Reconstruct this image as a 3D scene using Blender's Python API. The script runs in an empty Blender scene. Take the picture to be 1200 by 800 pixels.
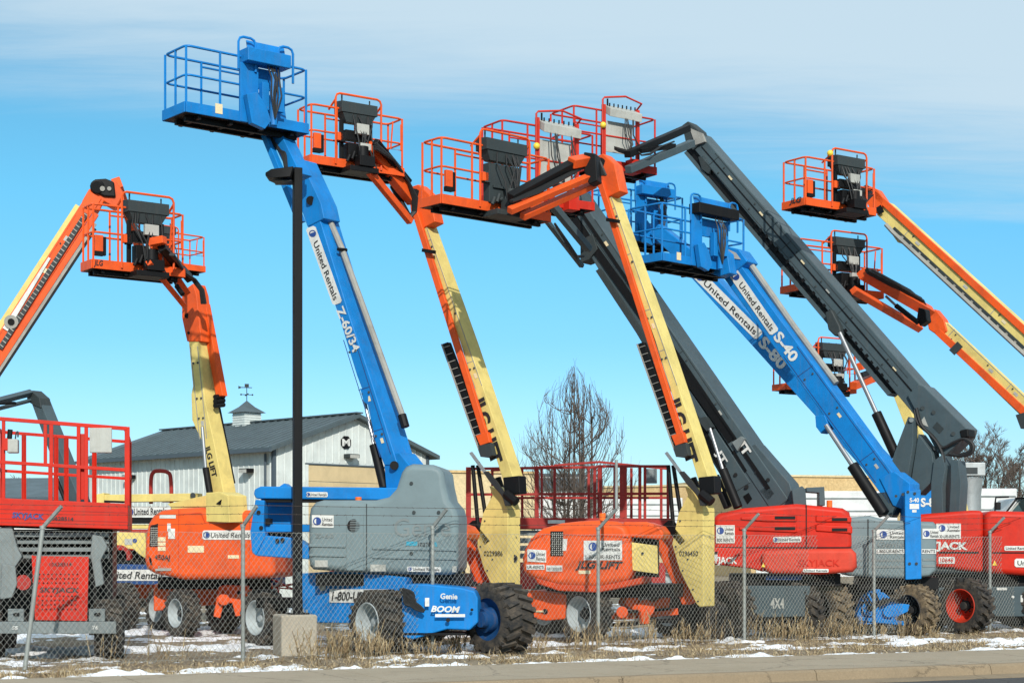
import bpy, bmesh, math, random
from mathutils import Vector, Matrix, Quaternion
from mathutils import noise as mnoise
random.seed(7)
scene = bpy.context.scene
COL = scene.collection
R = math.radians
F, CAMH, HY = 2000.0, 1.7, 643.0          # focal length in photo pixels, eye height, horizon row
V = Vector
Z = V((0, 0, 1))

def W(px, py, Y):
    return V(((px-600)*Y/F, Y, CAMH-(py-HY)*Y/F))

class Pl:
    """A vertical plane in the yard, through a point at depth Y, with a horizontal normal facing the street."""
    def __init__(self, px, py, Y, n):
        self.P = W(px, py, Y); self.n = V((n[0], n[1], n[2] if len(n) > 2 else 0)).normalized()
    def p(self, px, py, off=0.0):
        d = V(((px-600)/F, 1.0, -(py-HY)/F)); o = V((0, 0, CAMH))
        q = self.P + self.n*off
        return o + d*((q-o).dot(self.n)/d.dot(self.n))

# ------------------------------------------------------------------ materials
def nt(name):
    m = bpy.data.materials.new(name); m.use_nodes = True
    t = m.node_tree; b = t.nodes['Principled BSDF']
    return m, t, b
def N(t, kind, **kw):
    n = t.nodes.new(kind)
    for k, v in kw.items():
        if k in n.inputs: n.inputs[k].default_value = v
        else: setattr(n, k, v)
    return n
def L(t, a, b): t.links.new(a, b)
def mixc(t, fac, a, b, blend='MIX'):
    m = N(t, 'ShaderNodeMix', data_type='RGBA', blend_type=blend)
    for sock, val in ((m.inputs[0], fac), (m.inputs[6], a), (m.inputs[7], b)):
        if isinstance(val, bpy.types.NodeSocket): L(t, val, sock)
        elif isinstance(val, (int, float)): sock.default_value = val
        else: sock.default_value = (*val[:3], 1)
    return m.outputs[2]
def ramp(t, src, a, b, ca=(0,0,0), cb=(1,1,1)):
    r = N(t, 'ShaderNodeValToRGB')
    r.color_ramp.elements[0].position = a; r.color_ramp.elements[1].position = b
    r.color_ramp.elements[0].color = (*ca, 1); r.color_ramp.elements[1].color = (*cb, 1)
    L(t, src, r.inputs[0]); return r.outputs[0]
def paint(name, c, rough=.42, wear=.25, metal=0, dirt=(.16, .12, .085), fade=.10):
    m, t, b = nt(name)
    g = N(t, 'ShaderNodeNewGeometry').outputs['Position']
    n1 = N(t, 'ShaderNodeTexNoise', Scale=1.3, Detail=5, Roughness=.65); L(t, g, n1.inputs['Vector'])
    mp = N(t, 'ShaderNodeMapping'); mp.inputs['Scale'].default_value = (9, 9, .9); L(t, g, mp.inputs[0])
    n2 = N(t, 'ShaderNodeTexNoise', Scale=1.0, Detail=6, Roughness=.7); L(t, mp.outputs[0], n2.inputs['Vector'])
    n3 = N(t, 'ShaderNodeTexNoise', Scale=23, Detail=4, Roughness=.7); L(t, g, n3.inputs['Vector'])
    lum = .3*c[0]+.59*c[1]+.11*c[2]
    faded = tuple(x*.84+.1*fade for x in c)
    base = mixc(t, ramp(t, n1.outputs[0], .38, .7), c, faded)
    st = N(t, 'ShaderNodeMath', operation='MULTIPLY'); L(t, ramp(t, n2.outputs[0], .52, .8), st.inputs[0]); st.inputs[1].default_value = wear
    base = mixc(t, st.outputs[0], base, dirt)
    sp = N(t, 'ShaderNodeMath', operation='MULTIPLY'); L(t, ramp(t, n3.outputs[0], .66, .72), sp.inputs[0]); sp.inputs[1].default_value = wear*1.3
    base = mixc(t, sp.outputs[0], base, dirt)
    n4 = N(t, 'ShaderNodeTexNoise', Scale=2.6, Detail=9, Roughness=.72, Distortion=.6); L(t, g, n4.inputs['Vector'])
    gm = N(t, 'ShaderNodeMath', operation='MULTIPLY'); L(t, ramp(t, n4.outputs[0], .46, .68), gm.inputs[0]); gm.inputs[1].default_value = min(.65, wear*2.2)
    base = mixc(t, gm.outputs[0], base, tuple(x*.58+.006 for x in c))
    mp5 = N(t, 'ShaderNodeMapping'); mp5.inputs['Scale'].default_value = (30, 30, 4); mp5.inputs['Rotation'].default_value = (.5, .7, .2); L(t, g, mp5.inputs[0])
    n5 = N(t, 'ShaderNodeTexNoise', Scale=1.0, Detail=5, Roughness=.8); L(t, mp5.outputs[0], n5.inputs['Vector'])
    sc = N(t, 'ShaderNodeMath', operation='MULTIPLY'); L(t, ramp(t, n5.outputs[0], .66, .69), sc.inputs[0]); sc.inputs[1].default_value = min(.8, wear*2.2)
    base = mixc(t, sc.outputs[0], base, (.13, .06, .035))
    L(t, base, b.inputs['Base Color'])
    rr = N(t, 'ShaderNodeMapRange'); L(t, n1.outputs[0], rr.inputs[0]); rr.inputs[3].default_value = rough-.1; rr.inputs[4].default_value = rough+.18
    L(t, rr.outputs[0], b.inputs['Roughness']); b.inputs['Specular IOR Level'].default_value = .2; b.inputs['Metallic'].default_value = metal
    bp = N(t, 'ShaderNodeBump', Strength=.12, Distance=.01); L(t, n3.outputs[0], bp.inputs['Height']); L(t, bp.outputs[0], b.inputs['Normal'])
    return m
def plain(name, c, rough=.6, metal=0, em=None):
    m, t, b = nt(name)
    g = N(t, 'ShaderNodeNewGeometry').outputs['Position']
    n1 = N(t, 'ShaderNodeTexNoise', Scale=6, Detail=4); L(t, g, n1.inputs['Vector'])
    L(t, mixc(t, n1.outputs[0], tuple(x*.8 for x in c), tuple(min(1, x*1.15) for x in c)), b.inputs['Base Color'])
    b.inputs['Roughness'].default_value = rough; b.inputs['Metallic'].default_value = metal
    return m

M = {}
M['orange'] = paint('orange_paint', (.78, .098, .014), .4, .3)
M['orange_dark'] = paint('worn_orange_paint', (.60, .06, .010), .5, .4)
M['yellow'] = paint('cream_yellow_paint', (.73, .58, .19), .45, .24, fade=.06)
M['red'] = paint('red_paint', (.57, .019, .005), .45, .26)
M['red_faded'] = paint('faded_red_plastic', (.62, .055, .028), .6, .26)
M['rail_red'] = paint('rail_red_paint', (.58, .030, .014), .45, .25)
M['old_red'] = paint('old_red_paint', (.36, .030, .024), .6, .35)
M['blue'] = paint('blue_paint', (.006, .20, .56), .42, .26, fade=.03)
M['navy'] = paint('navy_paint', (.02, .07, .22), .5, .3)
M['grey_hood'] = paint('grey_plastic_hood', (.175, .232, .245), .42, .09)
M['boom_grey'] = paint('slate_grey_paint', (.066, .095, .107), .4, .2, fade=.06)
M['steel'] = paint('galvanised_steel', (.42, .45, .45), .45, .3, metal=.6)
M['mid_grey'] = paint('mid_grey_paint', (.2, .23, .23), .55, .4)
M['chrome'] = plain('chrome_rod', (.30, .31, .32), .35, .6)
M['black'] = paint('black_paint', (.006, .006, .0065), .5, .04, fade=0)
M['hose'] = plain('black_rubber_hose', (.012, .012, .012), .55)
M['console'] = paint('charcoal_plastic', (.035, .045, .047), .5, .15)
M['offwhite'] = paint('offwhite_panel', (.44, .44, .40), .55, .3)
M['tube_grey'] = paint('pale_grey_tube', (.33, .32, .285), .55, .35)
M['white'] = paint('white_vinyl', (.70, .70, .66), .6, .34)
M['ink'] = plain('black_ink', (.012, .012, .014), .6)
M['ur_blue'] = plain('deep_blue_vinyl', (.012, .05, .22), .5)
M['teal'] = plain('teal_vinyl', (.03, .3, .42), .5)
M['cream_label'] = plain('cream_label', (.75, .62, .38), .6)
M['amber'] = plain('orange_lens', (.8, .16, .02), .25)
M['yellow_lamp'] = plain('yellow_cap', (.85, .6, .05), .4)
M['rim_pale'] = paint('pale_grey_rim', (.42, .47, .48), .5, .4)
M['rim_blue'] = paint('blue_hub', (.006, .055, .17), .55, .5)
M['rim_black'] = paint('dark_rim', (.03, .03, .03), .6, .4)
M['rim_red'] = paint('red_rim', (.50, .032, .012), .55, .45)
M['glass'] = plain('tinted_glass', (.05, .09, .1), .08)
def tyre_mat():
    m, t, b = nt('dusty_tyre_rubber')
    g = N(t, 'ShaderNodeTexCoord').outputs['Object']
    n1 = N(t, 'ShaderNodeTexNoise', Scale=5, Detail=6, Roughness=.7); L(t, g, n1.inputs['Vector'])
    L(t, mixc(t, ramp(t, n1.outputs[0], .42, .7), (.018, .018, .018), (.11, .085, .06)), b.inputs['Base Color'])
    b.inputs['Roughness'].default_value = .85
    return m
M['tyre'] = tyre_mat()
def dusty_tread():
    m, t, b = nt('mud_caked_tread')
    g = N(t, 'ShaderNodeTexCoord').outputs['Object']
    n1 = N(t, 'ShaderNodeTexNoise', Scale=7, Detail=6, Roughness=.7); L(t, g, n1.inputs['Vector'])
    L(t, mixc(t, ramp(t, n1.outputs[0], .35, .65), (.04, .034, .028), (.24, .175, .10)), b.inputs['Base Color'])
    b.inputs['Roughness'].default_value = .9
    return m
M['tyre_mud'] = dusty_tread()

# ------------------------------------------------------------------ mesh builder
class MB:
    def __init__(self): self.v = []; self.f = []
    def add(self, vs, fs):
        o = len(self.v); self.v += [V(x) for x in vs]; self.f += [tuple(i+o for i in f) for f in fs]; return self
    def prism(self, front, back):
        n = len(front)
        fs = [tuple(range(n)), tuple(range(2*n-1, n-1, -1))]
        fs += [(i, i+n, (i+1) % n + n, (i+1) % n) for i in range(n)]
        return self.add(list(front)+list(back), fs)
    def poly(self, pl, pts, d, off=0.0):
        fr = [pl.p(x, y, off) for x, y in pts]
        return self.prism(fr, [q - pl.n*d for q in fr])
    def bar(self, pl, a, b, w0, w1, d, off=0.0):
        dx, dy = b[0]-a[0], b[1]-a[1]; l = math.hypot(dx, dy); px, py = -dy/l/2, dx/l/2
        return self.poly(pl, [(a[0]-px*w0, a[1]-py*w0), (b[0]-px*w1, b[1]-py*w1), (b[0]+px*w1, b[1]+py*w1), (a[0]+px*w0, a[1]+py*w0)], d, off)
    def rect(self, pl, x0, y0, x1, y1, d, off=0.0):
        return self.poly(pl, [(x0, y0), (x1, y0), (x1, y1), (x0, y1)], d, off)
    def box(self, c, ax, ay, az, sx, sy, sz):
        c = V(c); a, b, e = V(ax)*sx/2, V(ay)*sy/2, V(az)*sz/2
        return self.prism([c-a-b-e, c+a-b-e, c+a+b-e, c-a+b-e], [c-a-b+e, c+a-b+e, c+a+b+e, c-a+b+e])
    def beam(self, p0, p1, w, h, side=(-.6, -.8, 0), w1=None, h1=None):
        p0, p1 = V(p0), V(p1); t = (p1-p0).normalized(); s = V(side); s = (s-t*s.dot(t)).normalized(); u = t.cross(s)
        w1 = w if w1 is None else w1; h1 = h if h1 is None else h1
        q = lambda p, w, h: [p+s*w/2+u*h/2, p-s*w/2+u*h/2, p-s*w/2-u*h/2, p+s*w/2-u*h/2]
        return self.prism(q(p0, w, h), q(p1, w1, h1))
    def cyl(self, p0, p1, r0, r1=None, seg=10):
        p0, p1 = V(p0), V(p1); r1 = r0 if r1 is None else r1
        t = (p1-p0).normalized(); s = t.orthogonal().normalized(); u = t.cross(s)
        ring = lambda p, r: [p+(s*math.cos(2*math.pi*i/seg)+u*math.sin(2*math.pi*i/seg))*r for i in range(seg)]
        return self.prism(ring(p0, r0), ring(p1, r1))
    def tube(self, pts, r, seg=6, r1=None):
        pts = [V(p) for p in pts]; n = len(pts); r1 = r if r1 is None else r1
        vs = []; ref = None
        for i, p in enumerate(pts):
            t = (pts[min(i+1, n-1)]-pts[max(i-1, 0)]).normalized()
            if ref is None: ref = t.orthogonal().normalized()
            ref = (ref - t*ref.dot(t))
            ref = ref.normalized() if ref.length > 1e-6 else t.orthogonal().normalized()
            u = t.cross(ref); rr = r+(r1-r)*i/max(1, n-1)
            vs += [p+(ref*math.cos(2*math.pi*k/seg)+u*math.sin(2*math.pi*k/seg))*rr for k in range(seg)]
        fs = [tuple(range(seg)), tuple(range(n*seg-1, (n-1)*seg-1, -1))]
        for i in range(n-1):
            for k in range(seg):
                a, b = i*seg+k, i*seg+(k+1) % seg
                fs.append((a, a+seg, b+seg, b))
        return self.add(vs, fs)
    def loop(self, pts, r, seg=6):
        pts = [V(p) for p in pts]; n = len(pts); vs = []
        nrm = Z
        for i, p in enumerate(pts):
            t = (pts[(i+1) % n]-pts[i-1]).normalized(); a = (nrm-t*nrm.dot(t)).normalized(); u = t.cross(a)
            vs += [p+(a*math.cos(2*math.pi*k/seg)+u*math.sin(2*math.pi*k/seg))*r for k in range(seg)]
        fs = []
        for i in range(n):
            j = (i+1) % n
            for k in range(seg):
                fs.append((i*seg+k, j*seg+k, j*seg+(k+1) % seg, i*seg+(k+1) % seg))
        return self.add(vs, fs)
    def lathe(self, c, axis, prof, seg=24, closed=False):
        c = V(c); t = V(axis).normalized(); s = t.orthogonal().normalized(); u = t.cross(s); n = len(prof); vs = []
        for a, r in prof:
            vs += [c+t*a+(s*math.cos(2*math.pi*k/seg)+u*math.sin(2*math.pi*k/seg))*r for k in range(seg)]
        fs = []
        for i in range(n if closed else n-1):
            j = (i+1) % n
            for k in range(seg):
                fs.append((i*seg+k, j*seg+k, j*seg+(k+1) % seg, i*seg+(k+1) % seg))
        if not closed:
            fs += [tuple(range(seg)), tuple(range(n*seg-1, (n-1)*seg-1, -1))]
        return self.add(vs, fs)
    def ball(self, c, r, seg=10):
        prof = [(-r*math.cos(math.pi*i/seg), max(.001, r*math.sin(math.pi*i/seg))) for i in range(seg+1)]
        return self.lathe(c, Z, prof, seg*2)
    def islands(self):
        par = list(range(len(self.v)))
        def find(i):
            while par[i] != i: par[i] = par[par[i]]; i = par[i]
            return i
        for f in self.f:
            for k in f[1:]: par[find(k)] = find(f[0])
        out = {}
        for f in self.f: out.setdefault(find(f[0]), []).append(f)
        res = []
        for fs in out.values():
            ids = sorted({i for f in fs for i in f}); mp = {i: k for k, i in enumerate(ids)}
            b = MB(); b.v = [self.v[i] for i in ids]; b.f = [tuple(mp[i] for i in f) for f in fs]; res.append(b)
        return res
    def build(self, name, mat, parent=None, bevel=0, seg=2, smooth=False, angle=35, label=None, recalc=True):
        if name in SPLIT:
            isl = self.islands()
            if 1 < len(isl) <= 40:
                return [b._build(name, mat, parent, bevel, seg, smooth, angle, label, recalc) for b in isl][0]
        return self._build(name, mat, parent, bevel, seg, smooth, angle, label, recalc)
    def _build(self, name, mat, parent=None, bevel=0, seg=2, smooth=False, angle=35, label=None, recalc=True):
        org = ORG.get(parent.name, V((0, 0, 0))) if parent else V((0, 0, 0))
        me = bpy.data.meshes.new(name)
        me.from_pydata([tuple(x-org) for x in self.v], [], self.f)
        if recalc:
            bm = bmesh.new(); bm.from_mesh(me); bmesh.ops.recalc_face_normals(bm, faces=bm.faces); bm.to_mesh(me); bm.free()
        me.materials.append(mat if not isinstance(mat, str) else M[mat])
        o = bpy.data.objects.new(name, me); COL.objects.link(o)
        if smooth or bevel:
            for p in me.polygons: p.use_smooth = True
            me.set_sharp_from_angle(angle=R(angle))
        if bevel:
            md = o.modifiers.new('soft_edges', 'BEVEL'); md.width = bevel; md.segments = seg; md.limit_method = 'ANGLE'; md.angle_limit = R(angle); md.harden_normals = True
        if parent: o.parent = parent; ORG[o.name] = org
        if label: o['label'] = label
        return o

ORG = {}
SPLIT = {'joystick', 'tray_rung', 'latch', 'pivot_pin', 'bolt', 'tow_bracket', 'tow_eye', 'boom_opening', 'air_vent', 'scissor_bracket', 'riser', 'boom_rest', 'hood_rib', 'riser_bracket', 'label_plate', 'tower_link', 'junction_box', 'link_end', 'panel_seam', 'deck_crease', 'corner_trim', 'manual_box_strap', 'link_shadow_box', 'scissor_arm', 'door_frame', 'hydraulic_ram', 'jib', 'jib_link'}
def thing(name, loc, label, cat, group=None):
    o = bpy.data.objects.new(name, None); COL.objects.link(o); o.location = loc; o.empty_display_size = .3
    o['label'] = label; o['category'] = cat
    if group: o['group'] = group
    ORG[o.name] = V(loc); return o
def tag(o, label, cat, group=None, kind=None):
    o['label'] = label; o['category'] = cat
    if group: o['group'] = group
    if kind: o['kind'] = kind
    return o
def structure(o): o['kind'] = 'structure'; return o
def recentre(o):
    """move the object's origin to the base of its mesh"""
    me = o.data; c = V((0, 0, 0))
    xs = [v.co for v in me.vertices]
    c = V((sum(v.x for v in xs)/len(xs), sum(v.y for v in xs)/len(xs), min(v.z for v in xs)))
    me.transform(Matrix.Translation(-c)); o.location = c; return o

def boom_detail(o, pl, a, b, w, off, seed=0, edge='console'):
    """weld seams, bolt pairs and small worn labels along the side of a boom (a->b is the side's centre line)"""
    rr = random.Random(seed); l = math.hypot(b[0]-a[0], b[1]-a[1]); ux, uy = (b[0]-a[0])/l, (b[1]-a[1])/l; vx, vy = -uy, ux
    c = lambda t, k: (a[0]+ux*l*t+vx*w*k, a[1]+uy*l*t+vy*w*k)
    for k in (-.42, .42): MB().bar(pl, c(.01, k), c(.99, k), .7, .7, .006, off+.004).build('weld_seam', edge, o)
    n = max(3, int(l/55)); 
    for i in range(n):
        t = (i+rr.uniform(.3, .7))/n
        for k in (-.25, .25):
            p = c(t, k); MB().cyl(pl.p(*p, off-.005), pl.p(*p, off+.016), .022, seg=8).build('bolt', 'console', o)
        if rr.random() < .6:
            t2 = t+.03; q0, q1 = c(t2, -.1), c(t2+6/l, -.1); MB().bar(pl, q0, q1, 3.2, 3.2, .004, off+.006).build('label_plate', rr.choice(('offwhite', 'cream_label')), o)
        if rr.random() < .5:
            t3 = t-.04; MB().bar(pl, c(t3, -.48), c(t3, .48), .8, .8, .006, off+.003).build('weld_seam', edge, o)
def add_to(o, mb, mat):
    """surface pattern: extra faces of another colour inside an existing part's mesh"""
    me = o.data; org = ORG[o.name]; bm = bmesh.new(); bm.from_mesh(me); me.materials.append(M[mat]); k = len(me.materials)-1
    vs = [bm.verts.new(v-org) for v in mb.v]
    for f in mb.f: bm.faces.new([vs[i] for i in f]).material_index = k
    bmesh.ops.recalc_face_normals(bm, faces=bm.faces); bm.to_mesh(me); bm.free()

# ------------------------------------------------------------------ lettering
TXT = {}
def text_geo(s, bold=.012, shear=0.0):
    k = (s, bold, shear)
    if k in TXT: return TXT[k]
    cu = bpy.data.curves.new('t', 'FONT'); cu.body = s; cu.offset = bold; cu.shear = shear; cu.resolution_u = 3
    ob = bpy.data.objects.new('t', cu); COL.objects.link(ob)
    dg = bpy.context.evaluated_depsgraph_get(); dg.update()
    me = bpy.data.meshes.new_from_object(ob.evaluated_get(dg))
    vs = [v.co.copy() for v in me.vertices]; fs = [tuple(p.vertices) for p in me.polygons]
    bpy.data.objects.remove(ob); bpy.data.curves.remove(cu); bpy.data.meshes.remove(me)
    x0 = min(v.x for v in vs); x1 = max(v.x for v in vs); y0 = min(v.y for v in vs); y1 = max(v.y for v in vs)
    # heights are measured on capitals, so descenders do not shrink a line
    TXT[k] = ([((v.x-x0)/(x1-x0), v.y/.73) for v in vs], fs); return TXT[k]
def lettering(parent, pl, s, a, b, h, mat='ink', off=.02, bold=.012, shear=0.0, mb=None, name='lettering'):
    """s runs along the baseline from pixel a to pixel b on the plane, capitals h pixels tall"""
    A, B = pl.p(a[0], a[1], off), pl.p(b[0], b[1], off)
    ex = B-A; xd = ex.normalized(); yd = pl.n.cross(xd).normalized()
    hy = (pl.p(a[0]+(b[1]-a[1])/math.hypot(b[0]-a[0], b[1]-a[1])*h, a[1]-(b[0]-a[0])/math.hypot(b[0]-a[0], b[1]-a[1])*h, off)-A).dot(yd)
    vs, fs = text_geo(s, bold, shear)
    m = mb or MB(); m.add([A+ex*x+yd*hy*y for x, y in vs], fs)
    if mb: return None
    return m.build(name, mat, parent, recalc=False)
def interp(a, b, t): return (a[0]+(b[0]-a[0])*t, a[1]+(b[1]-a[1])*t)
def decal_bar(parent, pl, a, b, h, s='United Rentals', off=.02, logo=True, italic=.0, plate='white', ink='ink', t0=.17, name='decal'):
    """white plate along a->b (centre line, h pixels tall) carrying a round two-tone mark and a line of text"""
    l = math.hypot(b[0]-a[0], b[1]-a[1]); ux, uy = (b[0]-a[0])/l, (b[1]-a[1])/l; vx, vy = uy, -ux
    c = lambda t, k: (a[0]+ux*l*t+vx*h*k, a[1]+uy*l*t+vy*h*k)
    e = .18*h/l
    p = MB().poly(pl, [c(0, -.32), c(e, -.5), c(1-e, -.5), c(1, -.32), c(1, .32), c(1-e, .5), c(e, .5), c(0, .32)], .006, off).build(name, plate, parent)
    if logo: ur_mark(p, pl, c(.085, 0), h*.36, (ux, uy), off+.004)
    lettering(p, pl, s, c(t0 if logo else .06, -.27), c(.95, -.27), h*.56, ink, off+.006, shear=italic)
    return p
def ur_mark(parent, pl, c, r, u=(1, 0), off=.03):
    vx, vy = u[1], -u[0]
    def pt(a, k=1.0): return (c[0]+(u[0]*math.cos(a)+vx*math.sin(a))*r*k, c[1]+(u[1]*math.cos(a)+vy*math.sin(a))*r*k)
    n = 9
    ring = [pt(math.pi/2-math.pi*i/n) for i in range(n+1)] + [pt(-math.pi/2+math.pi*i/n, 1.0) if False else (c[0]+(u[0]*-.25*math.cos(-math.pi/2+math.pi*i/n)+vx*math.sin(-math.pi/2+math.pi*i/n))*r, c[1]+(u[1]*-.25*math.cos(-math.pi/2+math.pi*i/n)+vy*math.sin(-math.pi/2+math.pi*i/n))*r) for i in range(1, n)]
    m = MB(); m.add([pl.p(x, y, off) for x, y in ring], [tuple(range(len(ring)))])
    arc = [pt(math.pi/2+math.pi*i/n) for i in range(n+1)]; inn = [pt(math.pi/2+math.pi*i/n, .72) for i in range(n+1)]
    vs = [pl.p(x, y, off) for x, y in arc+inn]
    m.add(vs, [(i, i+1, n+2+i, n+1+i) for i in range(n)])
    return m.build('round_mark', 'ur_blue', parent, recalc=False)
def decal_stack(parent, pl, x0, y0, x1, y1, off=.02, dy=0.0, l1='United', l2='Rentals', l3=None):
    """white rectangle with the mark and two short lines; dy slopes it to the right"""
    q = lambda t, k: (x0+(x1-x0)*t, y0+(y1-y0)*k+dy*t)
    p = MB().poly(pl, [q(0, 0), q(1, 0), q(1, 1), q(0, 1)], .006, off).build('decal', 'white', parent)
    hh = (y1-y0)*(.62 if l3 else 1); k = hh/(y1-y0)
    ur_mark(p, pl, q(.24, k*.5), min(hh*.36, (x1-x0)*.19), off=off+.004)
    m = MB()
    lettering(p, pl, l1, q(.47, k*.48), q(.93, k*.48), hh*.3, mb=m, off=off+.006)
    lettering(p, pl, l2, q(.47, k*.86), q(.95, k*.86), hh*.3, mb=m, off=off+.006)
    if l3: lettering(p, pl, l3, q(.05, .93), q(.95, .93), (y1-y0)*.2, mb=m, off=off+.006)
    m.build('lettering', 'ink', p, recalc=False)
    return p
def label_plate(parent, pl, x0, y0, x1, y1, mat='white', off=.02, lines=2, name='label_plate'):
    p = MB().rect(pl, x0, y0, x1, y1, .005, off).build(name, mat, parent)
    return p

# ------------------------------------------------------------------ wheels (shared meshes; axis +X is the outer side)
WH = {}
def wheel_mesh(kind):
    if kind in WH: return WH[kind]
    org = 'canon'
    r, w = .5, .36
    m = MB(); prof = [(-.5*w, .30), (-.53*w, .38), (-.5*w, .455), (-.42*w, .465), (.42*w, .465), (.5*w, .455), (.53*w, .38), (.5*w, .30), (.2*w, .285), (-.2*w, .285)]
    m.lathe((0, 0, 0), (1, 0, 0), prof, 40, closed=True)
    n = 20
    for i in range(n):
        for sd in (-1, 1):
            a = 2*math.pi*(i+(.25 if sd > 0 else -.25))/n
            rad = V((0, math.cos(a), math.sin(a))); tan = V((0, -math.sin(a), math.cos(a)))
            ax = (V((1, 0, 0))+tan*.45*sd*1).normalized()
            rr = rad
            c = rad*.482 + V((sd*w*.27, 0, 0))
            m.box(c, ax, rr.cross(ax), rr, w*.5, .058, .06)
            m.box(rad*.445+V((sd*w*.5, 0, 0)), V((1, 0, 0)), tan, rad, .03, .055, .075)
    me = mesh_of(m, 'tyre', True)
    k = MB(); k.lathe((0, 0, 0), (1, 0, 0), [(.49*w, .305), (.50*w, .29), (.46*w, .272), (.1*w, .25), (-.02*w, .20), (.05*w, .12), (.06*w, .0), ], 32)
    # two-piece dish: outer lip, deep barrel, centre disc; the back is closed by a second disc
    k = MB()
    k.lathe((0, 0, 0), (1, 0, 0), [(.50*w, .315), (.53*w, .302), (.50*w, .286), (.30*w, .268), (.02*w, .25), (-.10*w, .23), (-.13*w, .19), (-.06*w, .15), (-.06*w, .001), (-.2*w, .001), (-.28*w, .2), (-.42*w, .29), (-.49*w, .30), (-.49*w, .315)], 36, closed=True)
    rim = mesh_of(k, 'rim', True)
    h = MB(); h.lathe((0, 0, 0), (1, 0, 0), [(-.08*w, .10), (.10*w, .10), (.14*w, .075), (.26*w, .07), (.28*w, .002)], 16)
    for i in range(8):
        a = 2*math.pi*i/8; c = V((-.07*w, .128*math.cos(a), .128*math.sin(a))); h.cyl(c, c+V((.025, 0, 0)), .014, seg=6)
    h.lathe((0, 0, 0), (1, 0, 0), [(-.75*w, .11), (-.2*w, .14)], 14)
    hub = mesh_of(h, 'hub', True)
    WH[kind] = (me, rim, hub); return WH[kind]
def mesh_of(m, name, smooth=False):
    me = bpy.data.meshes.new(name); me.from_pydata([tuple(v) for v in m.v], [], m.f)
    bm = bmesh.new(); bm.from_mesh(me); bmesh.ops.recalc_face_normals(bm, faces=bm.faces); bm.to_mesh(me); bm.free()
    if smooth:
        for p in me.polygons: p.use_smooth = True
        me.set_sharp_from_angle(angle=R(38))
    return me
WM = {}
def wheel(root, c, axis, r=.5, rim='rim_pale', hub=None, tyre='tyre', wide=1.0):
    base = wheel_mesh('std'); hub = hub or rim
    key = (rim, hub, tyre)
    if key not in WM:
        out = []
        for me, mt in zip(base, (tyre, rim, hub)):
            d = me.copy(); d.materials.append(M[mt]); out.append(d)
        WM[key] = out
    t, k, h = WM[key]
    o = bpy.data.objects.new('wheel', t); COL.objects.link(o); o.parent = root
    o.location = V(c)-ORG[root.name]; ax = V(axis); o.rotation_euler = (random.uniform(0, 6), 0, 0)
    q = Matrix.Rotation(math.atan2(ax.y, ax.x), 4, 'Z') @ Matrix.Rotation(random.uniform(0, 6), 4, 'X')
    o.rotation_euler = q.to_euler(); s = r/.505; o.scale = (s*wide, s, s)
    for nm, me in (('rim', k), ('hub', h)):
        ch = bpy.data.objects.new(nm, me); COL.objects.link(ch); ch.parent = o
    return o

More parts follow.
